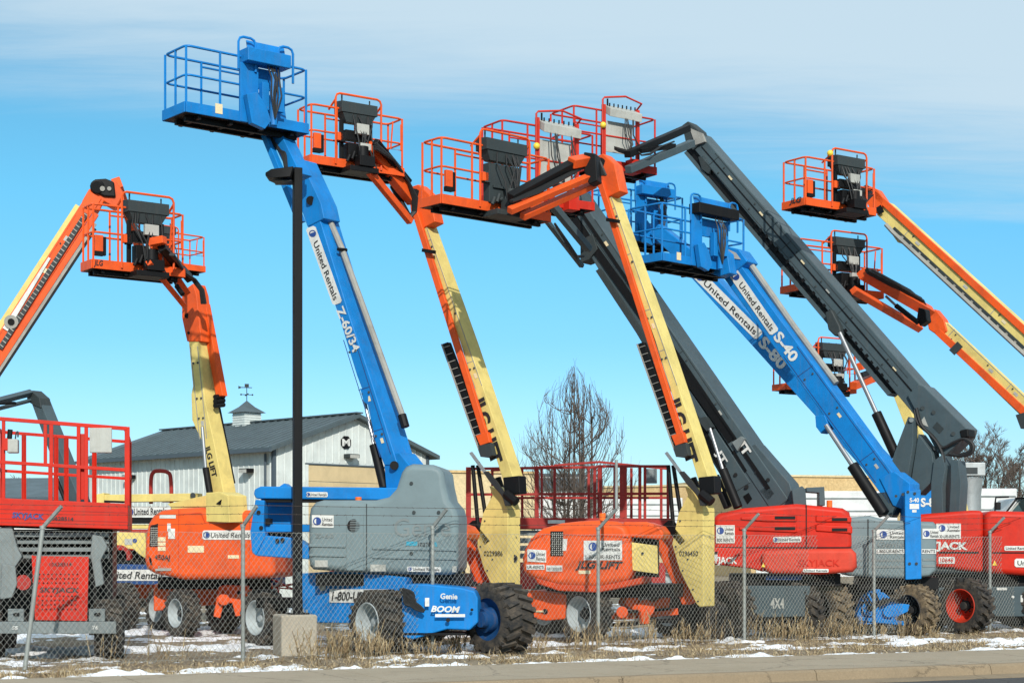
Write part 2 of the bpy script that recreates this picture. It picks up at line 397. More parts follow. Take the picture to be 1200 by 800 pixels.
# ------------------------------------------------------------------ work platform at a boom's end
def bezier_rect(P, x0, x1, y0, y1, z, r=.10):
    out = []
    for cx, cy, a0 in ((x1-r, y1-r, 0), (x0+r, y1-r, 90), (x0+r, y0+r, 180), (x1-r, y0+r, 270)):
        for k in range(5):
            a = R(a0+k*22.5); out.append(P(cx+r*math.cos(a), cy+r*math.sin(a), z))
    return out
def basket(root, kind, xl, yl, xr, yr, Y, rail, D=.8, c0=.48, c1=.82, mark=True, whitebox=True, tool=True, extra=.28):
    """near lower edge of the platform runs from pixel (xl,yl) at depth Y to (xr,yr) at the same height"""
    O = W(xl, yl, Y); Q = W(xr, yr, Y*(HY-yl)/(HY-yr)); ex = Q-O; ex.z = 0; wd = ex.length; ex.normalize()
    ey = V((-ex.y, ex.x, 0)); H = rail*Y/F
    P = lambda x, y, z: O+ex*x+ey*y+Z*z
    mats = {'orange': ('orange', 'orange', 'console'), 'blue': ('blue', 'blue', 'blue'), 'red': ('red', 'rail_red', 'offwhite')}[kind]
    body, railm, con = mats
    th = .17
    m = MB()
    for a, b in (((0, 0), (wd, 0)), ((wd, 0), (wd, D)), ((wd, D), (0, D)), ((0, D), (0, 0))):
        p0, p1 = V(a), V(b); d = (p1-p0).normalized()
        A, B = P(p0.x, p0.y, th/2), P(p1.x, p1.y, th/2)
        t = (B-A).normalized()
        m.beam(A+t*.012, B-t*.012, .024, th, side=ex.cross(Z) if abs(d.x) > .5 else ex)
    bk = m.build('platform', body, root, bevel=.006)
    f = MB(); f.box(P(wd/2, D/2, .02), ex, ey, Z, wd-.06, D-.06, .03)
    for i in range(4): f.box(P(wd*(i+.5)/4, D/2, -.03), ex, ey, Z, .06, D-.12, .06)
    f.box(P(wd/2, D*.3, -.045), ex, ey, Z, wd*.9, .07, .08); f.box(P(wd/2, D*.7, -.045), ex, ey, Z, wd*.9, .07, .08)
    f.build('platform_floor', 'black', bk)
    r = .022
    g = MB(); ins = .035
    g.loop(bezier_rect(P, ins, wd-ins, ins, D-ins, H), r)
    g.loop(bezier_rect(P, ins, wd-ins, ins, D-ins, H*.57), r*.9)
    posts = [(ins, ins), (ins, D-ins), (wd-ins, ins), (wd-ins, D-ins), (wd*.28, ins), (wd*.3, D-ins), (wd*.62, D-ins), (ins+.0, D*.5)]
    for x, y in posts: g.cyl(P(x, y, .03), P(x, y, H), r, seg=6)
    # entry gate on the far side
    g.tube([P(wd*.3, D-ins, H*.93), P(wd*.45, D-ins, H*.93), P(wd*.61, D-ins, H*.93)], r*.8)
    g.build('guard_rail', railm, bk, smooth=True)
    a, b = wd*c0, wd*c1; mid = (a+b)/2
    k = MB(); top = H+extra
    def uloop(x0, x1, y, z0, z1, rr=r):
        q = .09; pts = [P(x0, y, z0), P(x0, y, (z0+z1)/2), P(x0, y, z1-q), P(x0+q*.3, y, z1-q*.3), P(x0+q, y, z1)]
        pts += [P(x1-q, y, z1), P(x1-q*.3, y, z1-q*.3), P(x1, y, z1-q), P(x1, y, (z0+z1)/2), P(x1, y, z0)]
        k.tube(pts, rr)
    if kind == 'orange':
        uloop(a-.10, b+.12, -.03, .05, top)
        k.tube([P(a-.10, -.03, top-.12), P(a-.12, D*.35, H)], r); k.tube([P(b+.12, -.03, top-.12), P(b+.1, D*.35, H)], r)
        k.tube([P(wd-.25, ins, H*.93), P(wd-.3, ins, H*.45), P(wd-.06, ins, H*.45), P(wd-.06, ins, H*.9)], r*.8)
        k.build('console_guard', railm, bk, smooth=True)
        c = MB()
        c.prism([P(a, -.10, H+.13), P(b, -.10, H+.13), P(b, .22, H+.17), P(a, .22, H+.17)], [P(a+.0, -.10, H-.08), P(b, -.10, H-.08), P(b, .22, H-.08), P(a, .22, H-.08)])
        c.prism([P(a+.03, -.08, H-.08), P(b-.03, -.08, H-.08), P(b-.03, .2, H-.08), P(a+.03, .2, H-.08)], [P(a+.13, -.04, H-.26), P(b-.13, -.04, H-.26), P(b-.13, .12, H-.26), P(a+.13, .12, H-.26)])
        for i in range(6): 
            x = a+(b-a)*(i+.7)/7; c.cyl(P(x, .05+.08*(i % 2), H+.13), P(x, .05+.08*(i % 2), H+.165), .012, seg=6)
        c.cyl(P(a+.08, .05, H+.14), P(a+.08, .05, H+.29), .018, seg=6); c.cyl(P(b-.1, .05, H+.14), P(b-.1, .05, H+.25), .016, seg=6)
        c.build('control_console', 'console', bk, bevel=.012)
        s = MB()
        if whitebox:
            for x in (a+.07, b-.09): s.box(P(x, .05, H*.42), ex, ey, Z, .07, .08, H*.78)
            s.box(P(mid, .02, H*.56), ex, ey, Z, (b-a)*.74, .16, H*.17); s.box(P(mid-.03, .0, H*.27), ex, ey, Z, (b-a)*.56, .2, H*.3)
        else:
            s.prism([P(a+.09, -.05, H*.74), P(b-.09, -.05, H*.74), P(b-.2, -.05, .16), P(a+.1, -.05, .16)], [P(a+.09, .12, H*.74), P(b-.09, .12, H*.74), P(b-.2, .12, .16), P(a+.1, .12, .16)])
            s.box(P(mid-.02, -.07, H*.38), ex, ey, Z, (b-a)*.6, .04, .05)
        s.cyl(P(mid+.02, -.17, -.06), P(mid+.02, -.17, .42), .12, seg=14); s.box(P(mid, -.08, -.04), ex, ey, Z, (b-a)*.8, .42, .1); s.box(P(mid+.04, -.22, .12), ex, ey, Z, (b-a)*.42, .22, .2)
        for i in range(5): s.cyl(P(a+.1+i*.09, -.13-.03*(i % 2), .1+.05*(i % 3)), P(a+.16+i*.09, -.13-.03*(i % 2), .24+.07*(i % 2)), .035, seg=8)
        s.box(P(a+.02, -.05, H*.5), ex, ey, Z, .12, .12, .2); s.build('console_column', 'console' if not whitebox else 'black', bk, bevel=.008)
        w = MB()
        for i in range(7):
            x0 = a+(b-a)*random.uniform(.15, .9); x1 = mid+random.uniform(-.15, .3); 
            w.tube([P(x0, -.07, H-.1), P(x0+random.uniform(-.1, .1), -.17, H*.72), P((x0+x1)/2, -.22, H*.45), P(x1, -.24, .12), P(x1+.1, -.25, -.08)], .014, 5)
        w.build('cable_bundle', 'hose', bk, smooth=True)
        if whitebox:
            q = MB(); q.box(P(mid+.02, -.15, H*.66), ex, ey, Z, (b-a)*.34, .1, .2); q.box(P(mid+.06, -.19, H*.36), ex, ey, Z, (b-a)*.3, .1, .13)
            q.build('junction_box', 'offwhite', bk, bevel=.01)
        q = MB(); q.box(P(a-.03, -.06, H*.5), ex, ey, Z, .14, .1, .16); q.build('mount_bracket', 'orange', bk, bevel=.01)
        if tool:
            q = MB(); q.box(P(wd*.08, ins+.02, H*.4), ex, ey, Z, .16, .07, .3); tb = q.build('manual_box', 'orange', bk, bevel=.01)
            q = MB(); q.box(P(wd*.08+.1, ins+.02, H*.36), ex, ey, Z, .06, .075, .34); q.box(P(wd*.08, ins+.02, H*.4-.19), ex, ey, Z, .16, .075, .08); q.build('manual_box_strap', 'black', bk)
    elif kind == 'blue':
        uloop(a-.08, a+.24, -.05, H*.78, top+.02); k.build('console_guard', railm, bk, smooth=True); k = MB(); uloop(b-.16, b+.12, -.05, H*.72, top)
        k.build('console_guard', railm, bk, smooth=True)
        c = MB()
        c.prism([P(a+.13, .06, H+.30), P(b+.02, .06, H+.30), P(b+.02, .09, H+.30), P(a+.13, .09, H+.30)], [P(a+.13, .0, H+.08), P(b+.02, .0, H+.08), P(b+.02, .03, H+.08), P(a+.13, .03, H+.08)])
        c.build('console_lid', 'blue', bk, bevel=.02)
        c = MB(); c.box(P(mid, -.06, H-.0), ex, ey, Z, (b-a)*.98, .3, .22); c.build('control_console', con if mark else 'black', bk, bevel=.015)
        s = MB(); s.box(P(a+.14, .0, H*.45), ex, ey, Z, .34, .06, H*.9); s.box(P(b-.12, .1, H*.5), ex, ey, Z, .14, .08, H*.8); s.box(P(mid+.0, .1, H*.74), ex, ey, Z, (b-a)*.8, .05, H*.3); s.box(P(mid-.04, -.09, H*.42), ex, ey, Z, .13, .12, H*.42)
        s.prism([P(a+.0, -.06, .42), P(a+.2, -.06, .48), P(a+.36, -.06, .3), P(a+.46, -.06, .05), P(a+.34, -.06, -.1), P(a+.1, -.06, -.04)], [P(a+.0, -.18, .42), P(a+.2, -.18, .48), P(a+.36, -.18, .3), P(a+.46, -.18, .05), P(a+.34, -.18, -.1), P(a+.1, -.18, -.04)])
        s.build('mount_panel', 'blue', bk, bevel=.01)
        s = MB(); s.cyl(P(mid+.12, -.12, .0), P(mid+.12, -.12, H*.8), .06, seg=10); s.box(P(mid+.22, -.12, H*.4), ex, ey, Z, .14, .12, .4); s.build('rotator', 'blue', bk, smooth=True)
        w = MB()
        for i in range(5):
            x0 = mid+random.uniform(-.05, .22); w.tube([P(x0, -.1, H-.1), P(x0+random.uniform(-.06, .06), -.22, H*.7), P(x0, -.22, H*.45), P(mid+.1, -.2, .1)], .014, 5)
        w.build('cable_bundle', 'hose', bk, smooth=True)
        label_box = MB().box(P(a-.42, -.016, .14), ex, ey, Z, .13, .006, .16).build('label_plate', 'cream_label', bk)
    else:
        k.tube([P(a-.1, -.02, .05), P(a-.1, -.02, top-.05), P(a-.05, -.02, top), P(mid, -.14, top+.06), P(b+.1, -.02, top), P(b+.12, .2, top-.1), P(b+.02, .3, top-.16)], r)
        for x in (a-.06, b): k.box(P(x, .0, H*.55), ex, ey, Z, .07, .07, H*1.1)
        k.build('console_guard', railm, bk, smooth=True)
        c = MB(); c.prism([P(a, -.18, H+.02), P(b, -.18, H+.0), P(b, .12, H+.15), P(a, .12, H+.17)], [P(a, -.16, H-.16), P(b, -.16, H-.18), P(b, .12, H-.02), P(a, .12, H)])
        cc = c.build('control_console', 'offwhite', bk, bevel=.012)
        c = MB()
        for i in range(7): x = a+(b-a)*(i+.7)/7.5; c.cyl(P(x, -.03, H+.1), P(x, -.03, H+.17), .016, seg=6)
        c.cyl(P(a+.06, .02, H+.1), P(a+.06, .02, H+.27), .02, seg=6); c.build('joystick', 'black', bk)
        s = MB(); s.box(P(mid-.05, .05, H*.56), ex, ey, Z, (b-a)*.85, .02, H*.55); s.build('back_panel', 'offwhite', bk)
        s = MB(); s.box(P(mid, -.03, .02), ex, ey, Z, (b-a)*.9, .3, .2); s.box(P(mid+.1, -.25, .02), ex, ey, Z, .2, .25, .3); s.build('mount_bracket', 'red', bk, bevel=.01)
        s = MB(); s.prism([P(a+.1, -.3, .36), P(mid+.12, -.3, .3), P(mid+.12, -.1, .42), P(a+.15, -.1, .46)], [P(a+.12, -.3, .28), P(mid+.1, -.3, .22), P(mid+.1, -.1, .34), P(a+.15, -.1, .38)]); s.build('foot_pedal', 'black', bk)
        w = MB()
        for i in range(6):
            x0 = a+(b-a)*random.uniform(.15, .75); w.tube([P(x0, -.15, H-.12), P(x0+random.uniform(-.05, .12), -.2, H*.6), P(x0+.1, -.22, H*.42), P(mid+.02, -.2, .35)], .013, 5)
        w.build('cable_bundle', 'hose', bk, smooth=True)
        q = MB(); q.ball(P(a-.12, -.06, H*.72), .07, 8); q.build('warning_lamp', 'yellow_lamp', bk, smooth=True)
    return bk, P, wd, H

def generic_base(root, c, f, chassis, hood, rim, hood_h=1.0, size=1.0):
    """simple four-wheel carrier with hood for the lifts whose lower half stands behind others"""
    f = V((f[0], f[1], 0)).normalized(); s = V((-f.y, f.x, 0)); c = V((c[0], c[1], 0)); k = size
    m = MB(); m.box(c+Z*.72*k, f, s, Z, 2.7*k, 1.0*k, .42*k)
    for e in (-1.15, 1.15): m.box(c+f*e*k+Z*.52*k, f, s, Z, .22*k, 1.7*k, .2*k)
    m.build('chassis', chassis, root, bevel=.03)
    m = MB(); m.cyl(c+Z*.93*k, c+Z*1.12*k, .6*k, seg=24); m.build('turntable', 'black', root, smooth=True)
    m = MB(); m.box(c+Z*(1.12*k+hood_h/2), f, s, Z, 2.7*k, 2.1*k, hood_h); m.build('engine_hood', hood, root, bevel=.14, seg=4)
    for e in (-1.15, 1.15):
        for q in (-1, 1): wheel(root, c+f*e*k+s*q*.98*k+Z*.48*k, s*q, .48*k, rim)
S = (-.6, -.8)                 # the machines are parked side by side: their left sides face this way
AX = V((-.76, -.65, 0))        # wheel axles
GRP = 'boom lifts parked in the yard'

def lift(px, Y, label, name='boom_lift', cat='boom lift', group=GRP):
    g = W(px, 643, Y); return thing(name, (g.x, g.y, 0), label, cat, group)
def rod_barrel(root, pl, a, m, b, wr, wb, off=0.0, parent=None, barrel='black'):
    """hydraulic ram: chrome rod a->m, barrel m->b (pixels)"""
    rr = wr*pl.P.y/F/2; rb = wb*pl.P.y/F/2
    o = MB().cyl(pl.p(*m, off), pl.p(*b, off), rb, seg=14).build('hydraulic_ram', barrel, parent or root, smooth=True)
    MB().cyl(pl.p(*a, off), pl.p(*m, off), rr, seg=10).build('ram_rod', 'chrome', o, smooth=True)
    return o
def hoses(root, pls, r=.022, name='hose_bundle'):
    m = MB()
    for pts in pls: m.tube(pts, r, 6)
    return m.build(name, 'hose', root, smooth=True)
def curve(pl, pts, off=0.0, n=5):
    """smooth polyline through pixels"""
    P = [pl.p(x, y, off) for x, y in pts]; out = []
    for i in range(len(P)-1):
        a, b, c, d = P[max(i-1, 0)], P[i], P[i+1], P[min(i+2, len(P)-1)]
        for k in range(n):
            t = k/n; out.append(.5*((2*b)+(c-a)*t+(2*a-5*b+4*c-d)*t*t+(3*b-3*c+d-a)*t**3))
    return out+[P[-1]]

# ================================================================= tall straight blue lift with grey hood
def blue_z():
    r = lift(450, 28.6, 'blue boom lift with a long grey rounded hood, behind the black lamp pole')
    side = Pl(440, 700, 28.4, (-.40, -.915)); fr = Pl(520, 700, 27.5, (-.12, -.99))
    c = MB().poly(side, [(346, 672), (400, 668), (475, 676), (476, 736), (414, 730), (368, 729), (346, 706)], 1.5).build('chassis', 'blue', r, bevel=.02)
    MB().rect(side, 300, 700, 470, 712, .5, -.5).build('axle_beam', 'black', c)
    e = MB().poly(fr, [(470, 690), (476, 684), (500, 684), (540, 688), (556, 692), (560, 700), (560, 729), (550, 738), (524, 737), (500, 744), (484, 749), (472, 746)], .9, -.1).build('axle_housing', 'blue', r, bevel=.03, seg=3)
    MB().rect(fr, 468, 741, 545, 744, .6, -.1).build('lower_lip', 'black', e)
    h = MB()
    for i in range(9): h.tube(curve(fr, [(468+random.uniform(0, 8), 690), (478+random.uniform(-4, 8), 698+random.uniform(-5, 10)), (486+random.uniform(-4, 8), 710), (497, 716)], .07), .028, 6)
    h.build('hose_bundle', 'hose', e, smooth=True)
    MB().cyl(fr.p(525, 726, 0), fr.p(525, 726, .02), .035).build('port', 'black', e); MB().cyl(fr.p(553, 714, 0), fr.p(553, 714, .02), .025).build('port', 'black', e)
    lettering(e, fr, 'Genie', (516, 701), (536, 701.5), 6.5, 'white', bold=.03)
    lettering(e, fr, 'BOOM', (505, 716), (539, 717), 7, 'white', bold=.04, shear=.25)
    MB().rect(fr, 510, 719, 545, 722.5, .004, .01).build('label_plate', 'white', e)
    MB().rect(fr, 498, 700, 503, 710, .004, .01).build('label_plate', 'white', e)
    pb = MB().poly(side, [(386, 690), (462, 690), (462, 706), (386, 705.5)], .006, .02).build('decal', 'white', c)
    lettering(pb, side, '1-800-UR-RENTS', (388.5, 703), (459, 703.5), 10.5, 'ink', off=.03, bold=.03, shear=.2)
    MB().cyl(side.p(378, 688, 0), side.p(378, 688, .03), .06, seg=8).build('label_plate', 'offwhite', c)
    wheel(r, W(446, 730, 28.0), AX, .52, 'rim_pale', wide=1.45).location.z = .51
    wheel(r, W(309, 720, 30.2), AX, .50, 'rim_pale').location.z = .49
    wheel(r, W(586, 722, 27.9), -AX, .585, 'rim_blue', wide=1.35).location.z = .56
    wheel(r, W(500, 722, 31.2), -AX, .5, 'rim_pale').location.z = .5
    x = MB(); x.cyl(W(566, 727, 27.75), W(590, 722, 27.95), .2, seg=16); x.build('hub_drive', 'rim_blue', r, smooth=True)
    q = MB(); q.cyl(W(564, 728, 27.7), W(566, 727.7, 27.75), .12, seg=12); q.build('hub_cap', 'black', r)
    # turntable and hood
    tb = Pl(450, 620, 28.2, (-.10, -.995))
    MB().rect(tb, 370, 672, 545, 686, 1.0, -.25).build('turntable', 'black', r)
    hood = MB().poly(tb, [(361, 655), (361, 606), (363, 595), (369, 588), (378, 585.5), (440, 585.5), (455, 582), (464, 572), (470, 553), (475, 546), (483, 543), (507, 544), (515, 547), (520, 553), (522, 568), (526, 586), (534, 595), (537, 606), (537, 664), (534, 673), (500, 673.5), (400, 669.5), (366, 667), (362, 663)], 1.25).build('engine_hood', 'grey_hood', r, bevel=.13, seg=5, angle=50)
    g = MB()
    for y0 in (637, 648): g.poly(tb, [(362, y0), (405, y0+1), (405, y0+4.5), (362, y0+3.5)], .04, .025)
    for y0 in (640, 650.5): g.poly(tb, [(436, y0), (535, y0+2), (535, y0+5.5), (436, y0+3.5)], .04, .025)
    g.build('hood_rib', 'grey_hood', hood, bevel=.012)
    d = MB(); d.rect(tb, 406, 602, 426, 668, .02, .012); dd = d.build('access_door', 'grey_hood', hood, bevel=.008)
    d = MB(); d.rect(tb, 429, 590, 430, 670, .01, .006); d.build('panel_seam', 'console', hood)
    v = MB(); v.cyl(tb.p(414.5, 615.5, .0), tb.p(414.5, 615.5, .018), 7.6*28.2/F, seg=20); v.build('air_vent', 'black', hood)
    v = MB()
    for i in range(-3, 4): v.rect(tb, 414.5-math.sqrt(max(1, 49-(i*2)**2)), 615.1+i*2, 414.5+math.sqrt(max(1, 49-(i*2)**2)), 615.9+i*2, .006, .03)
    v.build('vent_slat', 'mid_grey', hood)
    decal_stack(hood, tb, 365.5, 603, 391, 617.5, .012, dy=.5)
    m = MB(); lettering(None, tb, 'Genie', (462, 628), (528, 628), 22, off=.012, bold=.0, mb=m); m.build('embossed_lettering', 'mid_grey', hood, recalc=False)
    m = MB(); lettering(None, tb, 'Z-60', (369, 630), (391, 630), 5, off=.012, mb=m); m.build('lettering', 'mid_grey', hood, recalc=False)
    MB().rect(tb, 476, 634, 489, 639, .005, .01).build('label_plate', 'teal', hood); MB().rect(tb, 507, 635, 512, 640, .005, .01).build('label_plate', 'teal', hood)
    lettering(hood, tb, '102781', (490, 639.5), (507, 639.5), 4.5, 'ink', off=.02)
    decal_bar(hood, tb, (477, 666.2), (517, 667), 6, off=.012)
    for x0, y0, x1, y1 in ((369, 656, 384, 664), (434, 661, 452, 669), (530, 663, 535, 670)): MB().rect(tb, x0, y0, x1, y1, .005, .012).build('label_plate', 'offwhite', hood)
    m = MB()
    for x, y in ((482, 648), (482, 566), (485, 600), (514, 600)): m.cyl(tb.p(x, y, -.01), tb.p(x, y, .02), .03, seg=10)
    m.build('latch', 'console', hood)
    b = MB(); b.cyl(tb.p(420, 588, -.3), tb.p(420, 582, -.3), .055, seg=12); b.build('beacon', 'amber', r, smooth=True)
    # folded riser
    ap = Pl(400, 580, 28.7, (-.12, -.99))
    a = MB().poly(ap, [(298, 573), (305, 569.5), (455, 571), (478, 570), (480, 586), (300, 584), (297, 579)], .5).build('tower_boom', 'blue', r, bevel=.025)
    MB().poly(ap, [(327, 570), (333, 566), (338, 570)], .3, -.1).build('lug', 'blue', a); MB().rect(ap, 306, 583, 470, 588, .4, -.05).build('under_rail', 'black', a)
    decal_bar(a, ap, (359, 579), (384, 579.2), 6, off=.015)
    k = MB(); k.poly(ap, [(299, 585), (310, 586), (309, 616), (311, 627), (305, 640), (300, 651), (295, 647), (293, 622)], .25, .02)
    k.poly(ap, [(305, 640), (311, 627), (346, 630), (362, 640), (363, 655), (345, 654), (300, 651)], .4, 0)
    k.build('tower_link', 'blue', r, bevel=.02)
    MB().rect(ap, 311, 614, 366, 623, .2, -.1).build('lower_tower', 'blue', r, bevel=.015)
    MB().rect(ap, 308, 587, 342, 616, .1, -.6).build('link_back_plate', 'blue', r)
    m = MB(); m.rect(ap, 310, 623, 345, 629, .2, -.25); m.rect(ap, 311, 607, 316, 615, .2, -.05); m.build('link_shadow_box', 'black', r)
    m = MB()
    for x, y in ((306, 618), (303, 600), (325, 633), (331, 632)): m.cyl(ap.p(x, y, .0), ap.p(x, y, .05), .035, seg=10)
    m.build('pivot_pin', 'black', r)
    # main boom
    bp = Pl(450, 520, 28.9, S)
    up = MB().poly(bp, [(450, 545), (456, 530), (468, 530), (480, 545), (474, 575), (455, 588), (452, 570)], .42, -.02).build('boom_knuckle', 'blue', r, bevel=.02)
    m = MB(); m.cyl(bp.p(462, 545, -.05), bp.p(462, 545, .04), .075, seg=14); m.cyl(bp.p(460, 574, -.05), bp.p(460, 574, .03), .045); m.build('pivot_pin', 'black', up)
    bm = MB().poly(bp, [(358, 258), (396, 368), (418, 440), (430, 472), (440, 520), (450, 545), (466, 545), (452, 500), (434, 443), (410, 372), (372, 248)], .50).build('boom', 'blue', r, bevel=.02)
    tb2 = MB().tube([bp.p(x, y, -.25) for x, y in ((386, 258), (400, 290), (430, 372), (473, 491))], .055, 8).build('hose_conduit', 'tube_grey', r, smooth=True)
    MB().cyl(bp.p(471, 486, -.25), bp.p(475, 500, -.25), .075).build('conduit_end', 'black', tb2); MB().cyl(bp.p(396, 292, -.1), bp.p(406, 293, -.3), .03).build('conduit_clip', 'black', tb2)
    MB().poly(bp, [(375, 240), (384, 255), (384, 270), (379, 262)], .1, -.2).build('hose_guard', 'black', r)
    decal_bar(bm, bp, (363.5, 266), (395.5, 356), 11.5, off=.012, t0=.2)
    boom_detail(bm, bp, (408, 395), (452, 535), 15, .002, 1, 'navy')
    lettering(bm, bp, 'Z-60/34', (394, 363), (414, 414), 9.5, 'white', off=.014, bold=.03)
    rod_barrel(r, bp, (427, 468), (438, 521), (450, 571), 4, 11, off=-.1)
    MB().poly(bp, [(422, 455), (431, 462), (431, 474), (426, 470)], .2, .02).build('ram_lug', 'blue', r)
    # tip, jib and work platform
    tip = MB().poly(bp, [(336, 196), (352, 186), (376, 238), (380, 256), (360, 266)], .42, .02).build('boom_tip', 'blue', r, bevel=.02)
    m = MB(); m.cyl(bp.p(364, 235, 0), bp.p(364, 235, .05), .08, seg=12); m.build('pivot_pin', 'black', tip)
    jp = Pl(335, 180, 28.5, S)
    MB().bar(jp, (309, 130), (346, 206), 13, 13, .3).build('jib', 'blue', r, bevel=.015)
    MB().bar(jp, (308, 158), (350, 260), 6, 6, .12, .15).build('jib_link', 'blue', r, bevel=.01)
    hoses(r, [curve(jp, [(311+i*3, 160), (322+i*3, 172+i*2), (330+i*2, 180), (334+i, 196)], .05) for i in range(3)])
    b, P, wd, H = basket(r, 'blue', 217, 131, 362, 157, 27.2, 79, D=.78, c0=.44, c1=.80)
    m = MB(); m.poly(jp, [(297, 128), (302, 108), (318, 112), (322, 140), (312, 152), (296, 150)], .3, .0); m.build('platform_mount', 'blue', r, bevel=.02)
blue_z()

# ================================================================= the two tall orange and yellow lifts
def jlg600(dx, Y, top, label, front):
    r = lift(700+dx, Y, label)
    T = lambda pts: [(x+dx, y) for x, y in pts]
    t1 = lambda x, y: (x+dx, y)
    tu = Pl(690+dx, 650, Y-.7, (-.22, -.975)); bp = Pl(815+dx, 640, Y, S)
    hood = MB().poly(tu, T([(612, 668), (611, 654), (614, 643), (619, 634), (626, 625), (635, 618.5), (657, 612.5), (680, 610), (702, 609), (722, 610.5), (732, 614), (737, 621), (739, 640), (741, 668), (738, 681), (701, 688), (655, 686), (626, 678), (616, 674)]), 1.6).build('engine_hood', 'orange', r, bevel=.14, seg=5, angle=50)
    MB().poly(tu, T([(626, 676), (655, 683), (701, 686), (752, 676), (752, 684), (701, 694), (655, 692), (630, 684)]), 1.3, -.06).build('hood_skirt', 'orange_dark', hood, bevel=.03)
    MB().rect(tu, 645+dx, 622, 660+dx, 651, .02, .012).build('engine_vent', 'black', hood)
    m = MB()
    for i in range(6):
        for j in range(11): m.cyl(tu.p(647+dx+i*2.4, 624+j*2.5, .03), tu.p(647+dx+i*2.4+.7, 624+j*2.5+1, .035), .012, seg=4)
    m.build('engine_part', 'tube_grey', hood)
    MB().poly(tu, T([(622, 630.5), (640, 624.5), (737, 628), (737, 629), (640, 626), (622, 632.5)]), .03, .012).build('hood_crease', 'orange_dark', hood)
    decal_stack(hood, tu, 618+dx, 643, 640+dx, 657.5, .014, dy=1.2)
    for x0, y0, x1, y1, s in ((617, 661, 638, 667, 'UR-RENTS'), (640, 662, 659, 669, '10130310')):
        p = MB().rect(tu, x0+dx, y0, x1+dx, y1, .005, .014).build('decal', 'white', hood); lettering(p, tu, s, (x0+dx+1, y1-1.3), (x1+dx-1, y1-1.3), 3.4, 'ink', off=.024)
    MB().poly(tu, T([(660, 631), (665, 631), (663.5, 645), (658.5, 645)]), .005, .014).build('label_plate', 'white', hood)
    decal_stack(hood, tu, 684+dx, 633, 729+dx, 656, .014, l3='1-800-UR-RENTS')
    lettering(hood, tu, 'JLG LIFT', (674+dx, 665), (730+dx, 666), 8.5, 'ink', off=.024, bold=.04, shear=.25)
    MB().rect(tu, 678+dx, 668, 692+dx, 672, .005, .014).build('label_plate', 'cream_label', hood)
    b = MB(); b.cyl(tu.p(706+dx, 610, -.5), tu.p(706+dx, 601, -.5), .06, seg=12); b.build('beacon', 'amber', r, smooth=True)
    # right half: frame, counter plate and tower link
    f = MB(); f.poly(tu, T([(730, 611), (757, 611), (772, 616), (778, 624), (776, 632), (738, 629), (732, 622)]), 1.0, -.12); fr = f.build('turntable_frame', 'orange', r, bevel=.04, seg=3)
    MB().bar(bp, t1(768, 620), t1(806, 706), 17, 15, .3, -.25).build('tower_link', 'orange', r, bevel=.03)
    MB().bar(bp, t1(780, 612), t1(800, 636), 8, 8, .2, .0).build('link_ram', 'black', r)
    MB().poly(tu, T([(738, 628), (770, 632), (770, 676), (738, 674)]), .3, -.5).build('inner_bay', 'black', r)
    yp = MB().poly(tu, T([(740, 635), (770, 639), (771, 672), (741, 668)]), .06, -.1).build('counter_plate', 'yellow', r, bevel=.01)
    MB().cyl(tu.p(753+dx, 648, -.09), tu.p(753+dx, 648, -.07), .025).build('bolt', 'console', yp)
    # tower plate
    tp = MB().poly(bp, T([(802, 569), (806, 580), (795, 601), (787.5, 637), (796, 667), (816, 707), (820, 711), (824, 710), (824, 596), (816, 575)]), .42)
    tower = tp.build('tower_boom', 'yellow', r, bevel=.012)
    m = MB()
    for x, y in ((797, 610), (792, 640), (800, 668), (812, 690), (806, 655), (818, 704), (838, 615), (838, 690)): m.cyl(bp.p(x+dx, y, .0), bp.p(x+dx, y, .015), .018, seg=8)
    m.build('bolt', 'console', tower)
    s = '0296450' if front else '0229886'
    lettering(tower, bp, s, t1(796, 651), t1(818, 651), 6, 'console' if front else 'ink', off=.01)
    if front:
        ep = Pl(832+dx, 650, Y-.15, (.79, -.61))
        q = Pl(824+dx, 650, Y, (.77, -.64))
        MB().rect(q, 827, 646, 841, 657, .005, .012).build('label_plate', 'white', tower); MB().rect(q, 827, 646, 841, 649, .004, .02).build('label_plate', 'ink', tower)
        MB().rect(q, 829, 630, 836, 641, .004, .012).build('label_plate', 'offwhite', tower)
    else:
        MB().cyl(bp.p(602, 654, -.3), bp.p(602, 654, -.2), .08, seg=14).build('port', 'black', tower)
    # boom: orange inner section beside the yellow outer one
    def cut(pts):   # trim the boom lines at this lift's own height
        return T(pts)
    lx = lambda y: 718+(y-262)*(.3623 if y < 400 else .3623) if y < 400 else 768+(y-400)*.31
    rx = lambda y: 725+(y-228)*.355 if y < 400 else 786+(y-400)*.36
    sx = lambda y: lx(y)+(rx(y)-lx(y))*.5
    ys = [top+40, 300, 400, 500, 575]
    bo = MB().poly(bp, T([(lx(y), y) for y in ys]+[(sx(y), y) for y in reversed(ys)]), .36).build('boom', 'yellow', r, bevel=.012)
    boom_detail(bo, bp, t1((lx(top+45)+sx(top+45))/2, top+45), t1((lx(455)+sx(455))/2, 455), 10, .002, int(top), 'tube_grey')
    lettering(bo, bp, 'JLG LIFT', t1(783, 468), t1(806, 545), 13.5, 'ink', off=.012, bold=.05)
    MB().bar(bp, t1(703+(top-185)*.35, top+30), t1(797, 512), 6.5, 7, .08, .10).build('inner_boom', 'orange', r, bevel=.012)
    MB().bar(bp, t1(793, 508), t1(797, 520), 14, 12, .12, .11).build('inner_boom_end', 'orange', r, bevel=.01)
    MB().bar(bp, t1(lx(top+75)-6, top+75), t1(lx(top+75)+7, top+77), 4, 4, .1, .2).build('hose_clamp', 'black', r)
    # hose tray
    tr = MB().bar(bp, t1(750, 402), t1(797, 530), 7, 8.5, .12, .06).build('hose_tray', 'black', r)
